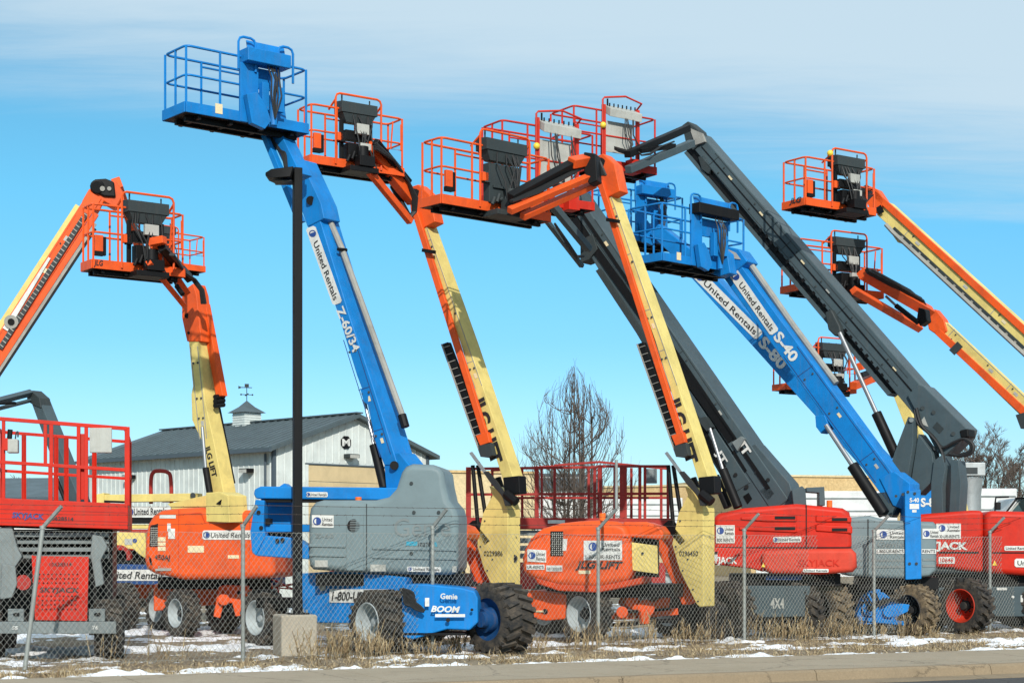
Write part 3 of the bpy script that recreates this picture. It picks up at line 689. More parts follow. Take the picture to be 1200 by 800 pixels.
    m = MB()
    for i in range(15):
        a = interp((750, 402), (797, 530), (i+.5)/15); m.bar(bp, t1(a[0]-4, a[1]+1.4), t1(a[0]+4, a[1]-1.4), .7, .7, .02, .08)
    m.bar(bp, t1(746, 403), t1(792, 533), 1.1, 1.1, .05, .09); m.build('tray_rung', 'tube_grey', tr)
    MB().poly(bp, T([(789, 522), (803, 519), (806, 533), (800, 536), (792, 535)]), .14, .2).build('tray_end', 'console', tr)
    for a, b, w in (((789, 545), (798, 604), 5), ((783, 545), (789, 615), 5), ((812, 560), (826, 602), 9)):
        MB().cyl(bp.p(a[0]+dx, a[1], -.1 if w < 9 else -.5), bp.p(b[0]+dx, b[1], -.1 if w < 9 else -.5), w*Y/F/2, seg=12).build('hydraulic_ram', 'black', r, smooth=True)
    MB().bar(bp, t1(780, 530), t1(799, 556), 3, 3, .04, .1).build('tray_strut', 'steel', tr)
    MB().poly(bp, T([(818, 559), (837, 557), (838, 578), (820, 580)]), .25, .1).build('pivot_cover', 'black', r, bevel=.02)
    MB().cyl(bp.p(834+dx, 588, .15), bp.p(822+dx, 578, .15), .09).build('pivot_motor', 'black', r)
    hoses(r, [curve(bp, [t1(797+i*1.2, 553), t1(806+i*2, 566), t1(818+i, 580), t1(822+i*2, 592)], .16) for i in range(4)], .025)
    # boom head
    h = top
    x0 = 690+(h-180)*.34
    hd = MB().poly(bp, T([(x0+4, h+2), (x0+16, h-2), (x0+29, h+10), (x0+36, h+42), (x0+20, h+50), (x0+8, h+36)]), .3, .04).build('boom_head', 'orange', r, bevel=.02)
    m = MB(); m.cyl(bp.p(x0+12+dx, h+10, .0), bp.p(x0+12+dx, h+10, .09), .12, seg=14); m.build('pivot_pin', 'black', hd)
    return r, bp, x0+dx

r, bp, x0 = jlg600(0, 31.4, 182, 'orange boom lift at centre whose full orange hood shows, black slanted lettering on it', True)
def center_lift_rest():
    jp = Pl(690, 205, 31.9, (-.35, -.94)); 
    A = lambda x, y, Y: W(x, y, Y)
    k = MB(); k.poly(jp, [(684, 178), (698, 180), (700, 212), (690, 216), (684, 200)], .3, .1); k.build('jib_knuckle', 'black', r, bevel=.02)
    k = MB(); k.beam(A(694, 186, 32.0), A(669, 191, 31.6), .18, .2); k.build('jib_top_cap', 'orange', r, bevel=.02)
    k = MB(); k.beam(A(672, 192, 31.7), A(598, 232, 30.8), .16, .17); k.build('jib_cover', 'black', r, bevel=.015)
    k = MB(); k.beam(A(692, 207, 31.9), A(597, 247, 30.7), .12, .13); k.beam(A(697, 216, 32.2), A(612, 254, 31.1), .12, .13); k.build('jib', 'orange', r, bevel=.012)
    k = MB(); k.poly(jp, [(616, 232), (632, 224), (634, 240), (622, 244)], .2, .0); k.build('jib_bracket', 'orange', r)
    hoses(r, [[A(598+i, 236, 30.7), A(630, 222+i*2, 31.1), A(664, 205+i, 31.5), A(684, 196, 31.9), A(693, 184+i*2, 32), A(703, 190, 32), A(706+i*2, 206, 32)] for i in range(3)], .03)
    # chassis and wheels
    cp = Pl(640, 710, 31.4, (-.3, -.95))
    c = MB().poly(cp, [(599, 694), (625, 691), (664, 696), (662, 725), (640, 727), (612, 722)], 1.5).build('chassis', 'orange', r, bevel=.03)
    m = MB(); m.cyl(cp.p(629, 716, 0), cp.p(637, 716, .03), .02); m.bar(cp, (626, 716), (638, 716), 2, 2, .01, .01); m.build('tie_down_label', 'cream_label', c)
    MB().cyl(cp.p(639, 716, 0), cp.p(639, 716, .02), .05, seg=12).build('port', 'black', c)
    q = MB(); q.rect(cp, 640, 684, 790, 700, 1.2, -.4); q.build('turntable', 'black', r)
    xp = Pl(755, 712, 31.6, (.5, -.86))
    a = MB(); a.bar(xp, (724, 722), (795, 716), 8, 8, .3, -.1); a.poly(xp, [(735, 698), (745, 697), (752, 706), (768, 704), (778, 698), (786, 700), (784, 712), (770, 714), (742, 714), (733, 708)], .25, 0)
    a.cyl(xp.p(757, 712, -.2), xp.p(757, 712, .12), .16, seg=18); a.cyl(xp.p(729, 717, -.2), xp.p(729, 717, .1), .11, seg=14); a.build('steering_axle', 'orange', r, bevel=.01)
    m = MB(); m.bar(xp, (724, 732), (798, 726), 4, 4, .2, .02); m.bar(xp, (738, 717), (786, 713), 3, 3, .1, .06); m.build('tie_rod', 'black', r)
    MB().poly(xp, [(751, 715), (763, 715), (761, 731), (753, 731)], .1, .14).build('axle_pivot', 'orange', r, bevel=.02)
    wheel(r, W(687, 722, 31.2), AX, .53, 'rim_pale', 'rim_black').location.z = .52
    wheel(r, W(815, 722, 32.7), -AX, .53, 'rim_black').location.z = .52
    wheel(r, W(790, 720, 33.6), AX, .52, 'rim_pale').location.z = .51
    wheel(r, W(645, 720, 34), AX, .52, 'rim_pale').location.z = .51
    basket(r, 'orange', 517, 238, 646, 260, 30.4, 78, D=.62, c0=.37, c1=.74, whitebox=False)
center_lift_rest()

r, bp, x0 = jlg600(-229, 34.2, 218, 'orange and yellow boom lift whose base is half hidden behind the grey hooded blue lift', False)
def left_tall_rest():
    jp = Pl(460, 210, 34.8, (-.35, -.94)); A = W
    k = MB(); k.beam(A(430, 170, 33.6), A(484, 236, 34.8), .2, .22); k.build('jib', 'orange', r, bevel=.015)
    k = MB(); k.beam(A(440, 166, 33.5), A(479, 214, 34.6), .14, .13); k.build('jib_cover', 'black', r, bevel=.02)
    k = MB(); k.beam(A(424, 190, 33.4), A(481, 260, 34.6), .13, .13); k.build('jib_link', 'orange', r, bevel=.012)
    rod_barrel(r, jp, (446, 196), (460, 218), (478, 252), 4, 7, off=.0)
    hoses(r, [[A(440, 168+i*2, 33.4), A(462, 188, 33.9), A(478, 212, 34.4), A(484+i*1.5, 232, 34.6), A(484+i, 248, 34.7), A(478, 258, 34.6)] for i in range(4)], .032)
    basket(r, 'orange', 364, 191, 474, 207, 33, 70, D=.62, c0=.30, c1=.68)
    wheel(r, W(462, 722, 34.2), AX, .52, 'rim_pale').location.z = .51
    wheel(r, W(575, 722, 34.8), -AX, .52, 'rim_pale').location.z = .51
    wheel(r, W(545, 722, 37), AX, .52, 'rim_pale').location.z = .51
    cp = Pl(500, 700, 34.6, (-.3, -.95)); MB().poly(cp, [(440, 690), (560, 688), (560, 716), (440, 716)], 1.4).build('chassis', 'orange', r, bevel=.03)
left_tall_rest()

# ================================================================= small orange lift on the left
def jlg450():
    Y = 33.6; r = lift(230, Y, 'small orange boom lift with cream yellow riser, between red scissor lift and black lamp pole')
    tu = Pl(240, 640, 33.0, (-.14, -.99)); bp = Pl(250, 570, 33.6, S)
    hood = MB().poly(tu, [(168, 655), (169, 630), (172, 614), (178, 604), (188, 597.5), (210, 595), (236, 594), (245, 598), (300, 597), (320, 600), (322, 676), (311, 677), (215, 679), (180, 672), (170, 666)], 1.7).build('engine_hood', 'orange', r, bevel=.13, seg=5, angle=50)
    v = MB().poly(tu, [(176, 616), (185, 613), (184, 640), (175, 640)], .02, .012).build('engine_vent', 'black', hood)
    m = MB()
    for i in range(4):
        for j in range(9): m.cyl(tu.p(177+i*2.2, 618+j*2.5, .03), tu.p(178+i*2.2, 619+j*2.5, .035), .015, seg=4)
    m.build('engine_part', 'tube_grey', hood)
    m = MB(); m.rect(tu, 209, 597, 209.8, 677, .01, .006); m.poly(tu, [(210, 602), (236, 600), (241, 612), (240, 613), (235, 601.5), (210, 603)], .01, .006); m.rect(tu, 292, 600, 292.7, 676, .01, .006); m.build('panel_seam', 'orange_dark', hood)
    decal_bar(hood, tu, (237, 626.5), (296, 626.5), 11, off=.014, italic=.2)
    for x0, y0, x1, y1, mt in ((187, 603, 206, 607, 'white'), (196, 613, 200, 622, 'white'), (197, 619, 205, 631, 'white'), (185, 629, 194, 634, 'cream_label'), (185, 635, 194, 639, 'cream_label'), (185, 640, 194, 645, 'cream_label'), (220, 639, 239, 647, 'cream_label'), (267, 650, 280, 654, 'cream_label'), (182, 666, 200, 668.5, 'offwhite')):
        MB().rect(tu, x0, y0, x1, y1, .005, .012).build('label_plate', mt, hood)
    lettering(hood, tu, '450AJ', (181, 655), (199, 656), 6, 'ink', off=.016, bold=.03)
    MB().poly(tu, [(174, 651), (177, 654), (178.5, 662), (176, 661)], .01, .012).build('latch', 'black', hood)
    lettering(hood, tu, 'Series', (184, 667), (201, 668), 4.5, 'offwhite', off=.016, shear=.3)
    # riser base
    base = MB().poly(bp, [(241, 577), (257, 576), (267, 580), (269, 612), (241, 611)], .5, .5).build('tower_pivot', 'yellow', r, bevel=.015)
    m = MB(); m.poly(bp, [(253, 590), (259, 585), (258, 591)], .02, .52); m.build('pivot_pin', 'black', base)
    MB().poly(bp, [(196, 590), (241, 580), (241, 594), (200, 594)], .4, .0).build('tower_boom', 'yellow', r, bevel=.01)
    bo = MB().poly(bp, [(221, 400), (226, 452), (224, 462), (225, 492), (238, 520), (246, 578), (262, 577), (251, 520), (240, 470), (233, 400)], .34).build('boom', 'yellow', r, bevel=.012)
    MB().bar(bp, (251, 470), (270, 566), 3.5, 3.5, .1, -.36).build('hose_tray', 'black', r)
    boom_detail(bo, bp, (227, 405), (238, 515), 10, .002, 5, 'tube_grey')
    lettering(bo, bp, 'JLG LIFT', (240, 523), (249, 560), 6, 'ink', off=.012, bold=.03, shear=.1)
    rod_barrel(r, bp, (237, 500), (241, 548), (246, 578), 4, 8, off=.12)
    up = MB().poly(bp, [(213, 342), (226, 332), (230, 345), (236, 400), (219, 400), (213, 372)], .34, .02).build('boom_head', 'orange', r, bevel=.015)
    m = MB(); m.cyl(bp.p(219, 370, .0), bp.p(219, 370, .04), .05); m.cyl(bp.p(221, 390, .0), bp.p(221, 390, .04), .03); m.build('pivot_pin', 'black', up)
    MB().bar(bp, (237, 356), (257, 464), 7, 8, .14, -.2).build('level_link', 'orange', r, bevel=.01)
    MB().bar(bp, (244, 400), (250, 470), 5, 5, .1, -.3).build('boom_rail', 'black', r)
    m = MB()
    for i in range(3): m.cyl(bp.p(252, 465+i*5, -.1), bp.p(262, 464+i*5, -.4), .05)
    m.build('link_end', 'black', r)
    A = W
    k = MB(); k.beam(A(178, 284, 31.6), A(217, 342, 33.2), .16, .2); k.beam(A(178, 284, 31.6), A(193, 281, 31.5), .16, .14); k.build('jib', 'orange', r, bevel=.012)
    k = MB(); k.beam(A(189, 289, 31.6), A(222, 326, 33.0), .15, .17); k.build('jib_cover', 'black', r, bevel=.02)
    k = MB(); k.beam(A(174, 307, 31.5), A(215, 357, 33.0), .1, .11); k.build('jib_link', 'orange', r, bevel=.01)
    jp = Pl(205, 325, 32.4, S); rod_barrel(r, jp, (200, 322), (207, 335), (214, 345), 3, 6)
    hoses(r, [[A(200+i, 298, 31.6), A(216, 316+i, 32.4), A(226+i, 328, 33), A(235+i, 340, 33.1), A(237+i*1.2, 356, 33.2)] for i in range(4)], .03)
    # chassis
    cp = Pl(270, 700, 33.8, (.15, -.99))
    c = MB(); c.poly(cp, [(180, 684), (320, 684), (320, 700), (180, 716)], 1.4, -.5); c.build('chassis', 'orange', r, bevel=.03)
    MB().rect(cp, 185, 676, 318, 690, 1.2, -.3).build('turntable', 'black', r)
    a = MB(); a.poly(cp, [(256, 687), (264, 685), (292, 686), (292, 720), (276, 722), (272, 706), (262, 708), (258, 724), (250, 722)], .3, .1); a.cyl(cp.p(262, 702, 0), cp.p(262, 702, .2), .12, seg=14); a.build('steering_axle', 'orange', r, bevel=.02)
    m = MB(); m.bar(cp, (248, 712), (292, 716), 6, 6, .2, .0); m.cyl(cp.p(280, 694, .1), cp.p(280, 694, .14), .04); m.build('tie_rod', 'black', r)
    wheel(r, W(214, 715, 33.4), AX, .46, 'rim_pale', 'rim_black').location.z = .45
    wheel(r, W(262, 712, 34.8), -AX, .45, 'rim_black').location.z = .44
    wheel(r, W(190, 712, 36), AX, .45, 'rim_pale').location.z = .44; wheel(r, W(300, 712, 36), -AX, .45, 'rim_black').location.z = .44
    b, P, wd, H = basket(r, 'orange', 108, 314, 217, 325, 31.2, 76, D=.55, c0=.36, c1=.80)
    ex = (P(1, 0, 0)-P(0, 0, 0)); ep = Pl(92, 305, 31.3, (-ex.x, -ex.y))
    lettering(b, Pl(108, 305, 31.2, (ex.y, -ex.x)), 'JLG', (110, 310.5), (121, 311.5), 6.5, 'ink', off=.02, bold=.03, shear=.2)
jlg450()

# ================================================================= lift at the picture's left edge
def left_edge():
    Y = 40; r = lift(-150, Y, 'orange and yellow boom lift reaching in from the left edge, cable tray on its boom')
    bp = Pl(0, 420, Y, (.3, -.95))
    MB().bar(bp, (-127, 588), (95, 243), 18, 15, .35, .0).build('boom', 'yellow', r, bevel=.012)
    ib = MB().bar(bp, (-130, 605), (112, 228), 16, 17, .3, .03).build('inner_boom', 'orange', r, bevel=.012); boom_detail(ib, bp, (0, 403), (95, 254), 15, .032, 9, 'orange_dark')
    MB().bar(bp, (0, 408), (101, 250), 6, 6, .1, .09).build('hose_tray', 'console', r)
    m = MB(); 
    for i in range(34):
        a = interp((2, 405), (100, 251), i/33); m.bar(bp, (a[0]-2, a[1]-1.6), (a[0]+2, a[1]+1.6), 1.2, 1.2, .03, .11)
    m.build('tray_rung', 'tube_grey', r)
    MB().bar(bp, (-130, 622), (113, 250), 7, 7, .2, .06).build('telescope_section', 'orange', r, bevel=.01)
    MB().bar(bp, (-130, 632), (112, 262), 3.5, 3.5, .1, .1).build('hose_conduit', 'tube_grey', r); MB().bar(bp, (-130, 637), (112, 268), 3, 3, .1, .1).build('wear_gap_strip', 'black', r)
    w = MB().bar(bp, (6, 386), (58, 302), 7, 3, .01, .07).build('decal', 'white', r)
    m = MB(); m.cyl(bp.p(13, 377, .0), bp.p(13, 377, .13), .16, seg=18); q = m.build('hose_pulley', 'tube_grey', r, smooth=True); MB().cyl(bp.p(13, 377, .1), bp.p(13, 377, .15), .08, seg=12).build('pulley_hub', 'black', q)
    h = MB(); h.poly(bp, [(96, 236), (104, 222), (118, 214), (136, 211), (144, 224), (147, 240), (136, 244), (122, 236), (116, 248)], .4, .0); h.build('boom_head', 'orange', r, bevel=.03)
    m = MB(); m.cyl(bp.p(114, 219, -.3), bp.p(114, 219, .12), .17, seg=14); m.poly(bp, [(110, 210), (124, 209), (134, 213), (136, 231), (122, 230), (114, 226)], .4, .08); m.build('head_motor', 'black', r, bevel=.04)
    m = MB(); m.cyl(bp.p(120, 221, .1), bp.p(120, 221, .13), .06); m.cyl(bp.p(128, 221, .1), bp.p(128, 221, .13), .05); m.build('pivot_pin', 'tube_grey', r)
    A = W; k = MB(); k.beam(A(137, 214, 41.5), A(166, 300, 45), .22, .3); k.beam(A(166, 300, 45), A(190, 318, 47), .2, .2); k.build('jib', 'orange', r, bevel=.02)
    basket(r, 'orange', 179, 311, 241, 319, 47, 42, D=.8, c0=.05, c1=.4, tool=False, whitebox=False, extra=.15)
    g = W(-150, 643, Y); generic_base(r, (g.x-1, g.y), (.8, -.6), 'orange', 'orange', 'rim_pale')
    MB().beam((g.x, g.y, 2.0), bp.p(-128, 590), .3, .5).build('tower_boom', 'yellow', r, bevel=.02)
left_edge()
# ================================================================= red lifts with slate grey booms
def red_lift_mid():
    Y = 33.2; r = lift(930, Y, 'red boom lift with slate grey booms and 4X4 on its frame, beside the yellow tower')
    tu = Pl(930, 640, 32.6, (-.10, -.995)); bp = Pl(900, 590, Y+.6, S)
    hood = MB().poly(tu, [(836, 646), (836, 606), (843, 601), (872, 595), (934, 590), (988, 595), (996, 600), (998, 612), (999, 642), (990, 648), (880, 648)], 1.8).build('engine_hood', 'red', r, bevel=.10, seg=5, angle=50)
    lo = MB().poly(tu, [(836, 640), (896, 642), (896, 670), (880, 666), (836, 661)], 1.6, .015).build('lower_cover', 'red', r, bevel=.04, seg=3)
    bu = MB().poly(tu, [(893, 645), (935, 643), (998, 642), (1004, 648), (1005, 664), (1000, 670), (962, 673), (905, 672), (895, 668), (892, 655)], 1.6, .14).build('counterweight', 'red_faded', r, bevel=.09, seg=4, angle=50)
    g = MB()
    g.poly(tu, [(868, 605.5), (900, 602), (934, 602), (934, 611), (900, 611), (868, 609)], .06, .035); g.poly(tu, [(866, 617), (934, 614), (934, 624), (866, 621)], .06, .035)
    g.poly(tu, [(956, 603), (998, 605), (998, 612), (956, 611)], .06, .035); g.poly(tu, [(956, 614), (999, 616), (999, 625), (956, 622)], .06, .035)
    g.build('hood_rib', 'red', hood, bevel=.025)
    v = MB()
    for x0, x1, y in ((908, 932, 604.5), (908, 932, 617), (975, 993, 606.5), (975, 993, 618.5)): v.rect(tu, x0, y, x1, y+3.5, .02, .045)
    v.build('air_vent', 'black', hood)
    m = MB(); m.rect(tu, 944.3, 591, 945.5, 643, .02, .01); m.rect(tu, 838, 640.5, 998, 642, .02, .008); m.build('panel_seam', 'black', hood)
    b = MB(); b.cyl(tu.p(972, 594, -.3), tu.p(972, 586, -.3), .055, seg=12); b.build('beacon', 'amber', r, smooth=True)
    decal_stack(hood, tu, 839, 615, 861, 636, .016, l3='800 RENTS')
    decal_bar(hood, tu, (906, 632), (939, 631.5), 6.5, off=.016)
    lettering(lo, tu, 'SKYJACK', (826, 659), (864, 660), 7.5, 'white', off=.03, bold=.04)
    m = MB(); lettering(None, tu, 'SKYJACK', (935, 663), (984, 663), 8, off=.155, mb=m); m.build('embossed_lettering', 'red', bu, recalc=False)
    decal_bar(bu, tu, (941, 668), (971, 668.2), 4, off=.155, logo=False)
    MB().poly(tu, [(892, 664), (894.5, 659), (897, 664)], .005, .16).build('warning_triangle', 'yellow_lamp', bu)
    m = MB(); m.cyl(tu.p(873, 628, .0), tu.p(873, 628, .03), .05); m.build('latch', 'black', hood)
    cp = Pl(910, 700, 32.6, (-.16, -.985))
    c = MB().poly(cp, [(876, 686), (950, 686), (944, 722), (893, 723), (877, 714)], 1.5).build('chassis', 'boom_grey', r, bevel=.02)
    lettering(c, cp, '4X4', (903, 712), (919, 712), 12, 'offwhite', off=.014, bold=.03)
    MB().rect(tu, 856, 672, 985, 686, 1.2, -.3).build('turntable', 'black', r); MB().rect(tu, 898, 674, 940, 679, .4, -.1).build('turntable_shroud', 'navy', r)
    m = MB(); m.bar(cp, (880, 735), (940, 733), 3, 3, .2, 0); m.bar(cp, (876, 727), (934, 730), 5, 5, .3, -.2); m.build('steering_axle', 'black', r)
    wheel(r, W(852, 720, 32.6), -AX, .55, 'rim_black', wide=1.1).location.z = .54
    wheel(r, W(966, 717, 33.4), AX, .55, 'rim_black', tyre='tyre_mud', wide=1.25).location.z = .53
    wheel(r, W(935, 717, 32.9), AX, .53, 'rim_black').location.z = .52; wheel(r, W(900, 717, 35), -AX, .53, 'rim_black').location.z = .52
    # booms
    b1 = MB().bar(bp, (666, 225), (914, 592), 15, 24, .62).build('boom', 'boom_grey', r, bevel=.02)
    MB().bar(bp, (672, 236), (900, 572), 3, 4, .03, .03).build('boom_groove', 'black', b1); boom_detail(b1, bp, (690, 258), (850, 496), 15, .002, 3, 'console')
    MB().bar(bp, (660, 240), (857, 516), 8, 9, .3, .03).build('wear_gap_strip', 'black', r); MB().bar(bp, (790, 446), (846, 548), 7, 8, .2, .05).build('wear_gap_strip', 'black', r)  # black bars paint in the shade of the gaps between the boom sections
    b2 = MB().bar(bp, (690, 286), (868, 572), 11, 26, .45, .0).build('lower_boom', 'boom_grey', r, bevel=.015)
    MB().bar(bp, (700, 316), (772, 424), 5, 7, .1, .12).build('hose_conduit', 'console', r)
    p = MB().poly(bp, [(858, 518), (868, 511), (872, 514), (864, 528)], .1, .08).build('sensor_cover', 'mid_grey', b1)
    lettering(b1, bp, 'IT', (865, 522), (873, 535), 10, 'white', off=.035, bold=.04); lettering(b2, bp, 'JT', (838, 530), (847, 545), 8, 'white', off=.06, bold=.03)
    f = MB().poly(bp, [(842, 540), (885, 520), (925, 566), (932, 592), (870, 596), (850, 575)], .4, -.02).build('boom_foot', 'boom_grey', r, bevel=.015)
    m = MB(); m.poly(bp, [(890, 575), (900, 568), (907, 578), (900, 586)], .02, .0); m.poly(bp, [(871, 581), (877, 577), (881, 584), (876, 590)], .02, .0); m.bar(bp, (859, 528), (874, 552), 3, 3, .02, .01)
    for x, y in ((887, 553), (900, 562), (875, 570), (862, 556)): m.cyl(bp.p(x, y, 0), bp.p(x, y, .02), .04, seg=12)
    m.build('boom_opening', 'black', f)
    k = MB(); k.poly(tu, [(928, 574), (940, 569), (944, 573), (945, 591), (930, 592)], .5, -.5); k.poly(tu, [(945, 571), (966, 570), (967, 592), (960, 592), (960, 577), (945, 576)], .6, -.5); k.build('boom_rest', 'boom_grey', r, bevel=.01)
    rod_barrel(r, bp, (832, 502), (847, 550), (865, 594), 4, 11, off=.25)
    MB().cyl(bp.p(838, 558, .1), bp.p(853, 594, .1), .09, seg=12).build('hydraulic_ram', 'black', r, smooth=True)
    MB().poly(bp, [(816, 490), (826, 488), (834, 500), (828, 505)], .2, .15).build('ram_lug', 'console', r)
    A = W
    k = MB(); k.beam(A(640, 258, 33.6), A(682, 312, 34.8), .08, .1); k.beam(A(647, 240, 33.6), A(690, 292, 34.8), .13, .15); k.build('jib', 'boom_grey', r, bevel=.01)
    m = MB(); m.poly(bp, [(680, 282), (694, 274), (700, 292), (690, 304), (680, 308)], .4, .05); m.build('jib_knuckle', 'console', r, bevel=.01)
    hoses(r, [[A(650, 262, 33.6), A(664, 282+i*3, 34), A(676, 300+i*2, 34.4), A(684, 300, 34.6)] for i in range(2)], .025)
    basket(r, 'red', 588, 232, 697, 247, 34, 92, D=.8, c0=.40, c1=.80)
red_lift_mid()

def red_lift_right():
    Y = 36; r = lift(1110, Y, 'red boom lift at the right edge with a long slate grey boom reaching up left')
    tu = Pl(1130, 640, 35.6, (-.10, -.995)); bp = Pl(1110, 520, Y+.4, S)
    hood = MB().poly(tu, [(1070, 664), (1072, 608), (1080, 602), (1140, 597.5), (1153, 598), (1153, 671), (1097, 665)], 1.8).build('engine_hood', 'red', r, bevel=.09, seg=4, angle=50)
    h2 = MB().poly(tu, [(1154, 671), (1153, 606), (1158, 598), (1200, 599), (1250, 603), (1262, 615), (1265, 665), (1255, 674), (1200, 674)], 1.8, .05).build('counterweight', 'red', r, bevel=.12, seg=5, angle=50)
    m = MB(); m.rect(tu, 1100, 646, 1147, 648, .02, .012); m.build('panel_seam', 'black', hood)
    m = MB(); m.rect(tu, 1163, 646.5, 1262, 648, .02, .06); m.build('panel_seam', 'black', h2)
    m = MB()
    for i in range(9): m.rect(tu, 1100+i*2.2, 664, 1101.4+i*2.2, 667, .02, .012)
    m.build('air_vent', 'black', hood)
    decal_stack(hood, tu, 1097, 613, 1126, 631, .02, l3='800-UR-RENTS')
    lettering(hood, tu, 'SKYJACK', (1074, 642), (1134, 643.5), 8.5, 'white', off=.02, bold=.045)
    p = MB().rect(tu, 1100, 652, 1119, 660, .005, .014).build('decal', 'white', hood); lettering(p, tu, '10646', (1102, 658), (1117, 658.3), 5, 'red', off=.024)
    decal_bar(h2, tu, (1177, 642), (1207, 642), 5.5, off=.065, logo=False); decal_bar(h2, tu, (1189, 659), (1245, 660), 10, off=.065, logo=False)
    MB().poly(tu, [(1163, 662), (1165.5, 656), (1168, 662)], .005, .066).build('warning_triangle', 'yellow_lamp', h2)
    cp = Pl(1150, 705, 35.8, (-.16, -.985))
    c = MB().poly(cp, [(1064, 688), (1250, 686), (1250, 722), (1168, 722), (1150, 716), (1064, 716)], 1.5).build('chassis', 'boom_grey', r, bevel=.02)
    MB().rect(tu, 1080, 672, 1250, 690, 1.3, -.3).build('turntable', 'black', r)
    p = MB().rect(cp, 1050, 704, 1102, 714, .005, .014).build('decal', 'white', c); lettering(p, cp, '1-800-UR-RENTS', (1052, 711.5), (1101, 711.5), 6.5, 'ink', off=.024, bold=.03)
    m = MB(); m.rect(cp, 1168, 688, 1180, 691, .005, .012); m.rect(cp, 1196, 697, 1200, 705, .005, .012); m.cyl(cp.p(1187, 699, 0), cp.p(1187, 699, .02), .03); m.build('label_plate', 'white', c)
    wheel(r, W(1132, 712, 34.7), AX, .56, 'rim_red', 'rim_black').location.z = .55
    wheel(r, W(1230, 712, 35.4), -AX, .56, 'rim_red').location.z = .55
    wheel(r, W(1092, 712, 37), AX, .55, 'rim_red').location.z = .54; wheel(r, W(1190, 712, 38), -AX, .55, 'rim_red').location.z = .54
    # risers
    k = MB(); k.poly(bp, [(1094, 540), (1104, 532), (1108, 548), (1104, 570), (1105, 602), (1091, 602), (1091, 565)], .5, .2); k.poly(bp, [(1114, 538), (1123, 540), (1126, 566), (1124, 602), (1112, 602), (1114, 566)], .4, .2)
    k.build('riser', 'boom_grey', r, bevel=.012)
    k = MB(); k.poly(bp, [(1064, 488), (1070, 490), (1070, 520), (1062, 568), (1040, 560), (1048, 530)], .25, .3); k.poly(bp, [(1076, 508), (1092, 530), (1096, 560), (1076, 580), (1068, 560)], .4, .15); k.build('riser_bracket', 'boom_grey', r, bevel=.012)
    MB().poly(bp, [(1066, 540), (1075, 535), (1080, 548), (1078, 574), (1064, 568)], .3, -.1).build('riser_ram', 'black', r)
    # boom
    b = MB().bar(bp, (812, 160), (1112, 512), 17, 30, .6).build('boom', 'boom_grey', r, bevel=.02)
    MB().bar(bp, (822, 172), (1096, 490), 1.2, 1.6, .02, .012).build('boom_groove', 'black', b)
    boom_detail(b, bp, (830, 182), (1060, 450), 18, .002, 4, 'console')
    st = MB().bar(bp, (806, 172), (1046, 456), 8, 11, .35, -.08).build('wear_gap_strip', 'black', r)
    m = MB()
    for i in range(26):
        a = interp((885, 262), (1040, 446), i/25); w = random.choice((2.0, 3.2, 4.2)); m.bar(bp, (a[0]-1, a[1]-1.4), (a[0]+1.3, a[1]+1.8), w, w, .1, .01)
    m.build('chipped_pad', 'black', st)
    MB().bar(bp, (803, 178), (1042, 462), 4, 5, .4, -.05).build('boom_lower_rail', 'boom_grey', r)
    sl = MB().poly(bp, [(1063, 463), (1076, 450), (1082, 452), (1133, 502), (1130, 512), (1107, 534), (1098, 530)], .62, .07).build('boom_foot', 'boom_grey', r, bevel=.02)
    m = MB(); m.poly(bp, [(1093, 500), (1098, 494), (1106, 502), (1101, 508)], .015, .08)
    for x, y in ((1094, 483), (1081, 478), (1096, 525), (1117, 508)): m.cyl(bp.p(x, y, .06), bp.p(x, y, .09), .045, seg=12)
    m.build('boom_opening', 'console', sl)
    MB().poly(bp, [(1080, 492), (1083, 488), (1087, 498), (1088, 500), (1081, 497)], .004, .078).build('jack_emblem', 'offwhite', sl)
    MB().poly(bp, [(1124, 504), (1134, 502), (1135, 512), (1126, 513)], .4, .1).build('end_cap', 'black', sl, bevel=.03)
    hoses(r, [curve(bp, [(1072, 480), (1076, 496), (1092, 510), (1104, 524), (1118, 518), (1130, 514), (1140, 520), (1139, 530), (1128, 534), (1112, 532)], .14), curve(bp, [(1074, 478), (1080, 498), (1098, 518), (1106, 540), (1098, 560), (1096, 590)], .16), curve(bp, [(1130, 514), (1137, 520), (1136, 529), (1124, 533)], .14)], .035)
    rod_barrel(r, bp, (984, 390), (1027, 484), (1050, 534), 5.5, 12.5, off=.12)
    MB().poly(bp, [(966, 366), (974, 362), (984, 382), (986, 392), (978, 394), (970, 386)], .3, .15).build('ram_lug', 'console', r, bevel=.04)
    m = MB(); m.cyl(bp.p(1068, 492, .3), bp.p(1068, 492, .34), .05); m.build('pivot_pin', 'mid_grey', r)
    A = W
    kn = MB().poly(bp, [(799, 147), (806, 142), (818, 152), (822, 166), (812, 176), (804, 170)], .4, .06).build('jib_knuckle', 'console', r, bevel=.02)
    k = MB(); k.beam(A(806, 150, 39.0), A(735, 181, 37.2), .15, .17); k.build('jib', 'black', r, bevel=.012)
    k = MB(); k.beam(A(811, 168, 39.0), A(736, 199, 37.1), .16, .17); k.build('jib_link', 'boom_grey', r, bevel=.012)
    k = MB(); k.beam(A(790, 171, 38.4), A(750, 177, 37.4), .1, .1); k.build('jib_ram', 'black', r)
    MB().poly(bp, [(808, 150), (822, 156), (826, 166), (815, 170)], .1, .08).build('wear_pad', 'tube_grey', r)
    MB().poly(bp, [(818, 184), (826, 182), (834, 196), (830, 204), (822, 198)], .3, .0).build('boom_end_lug', 'console', r, bevel=.01)
    hoses(r, [[A(748, 178, 37.2), A(752, 182, 37.2), A(762, 180+i, 37.4), A(774, 172, 37.8), A(790, 166, 38.5)] for i in range(2)], .02)
    basket(r, 'red', 672, 190, 770, 205, 37, 67, D=.95, c0=.38, c1=.76)
red_lift_right()

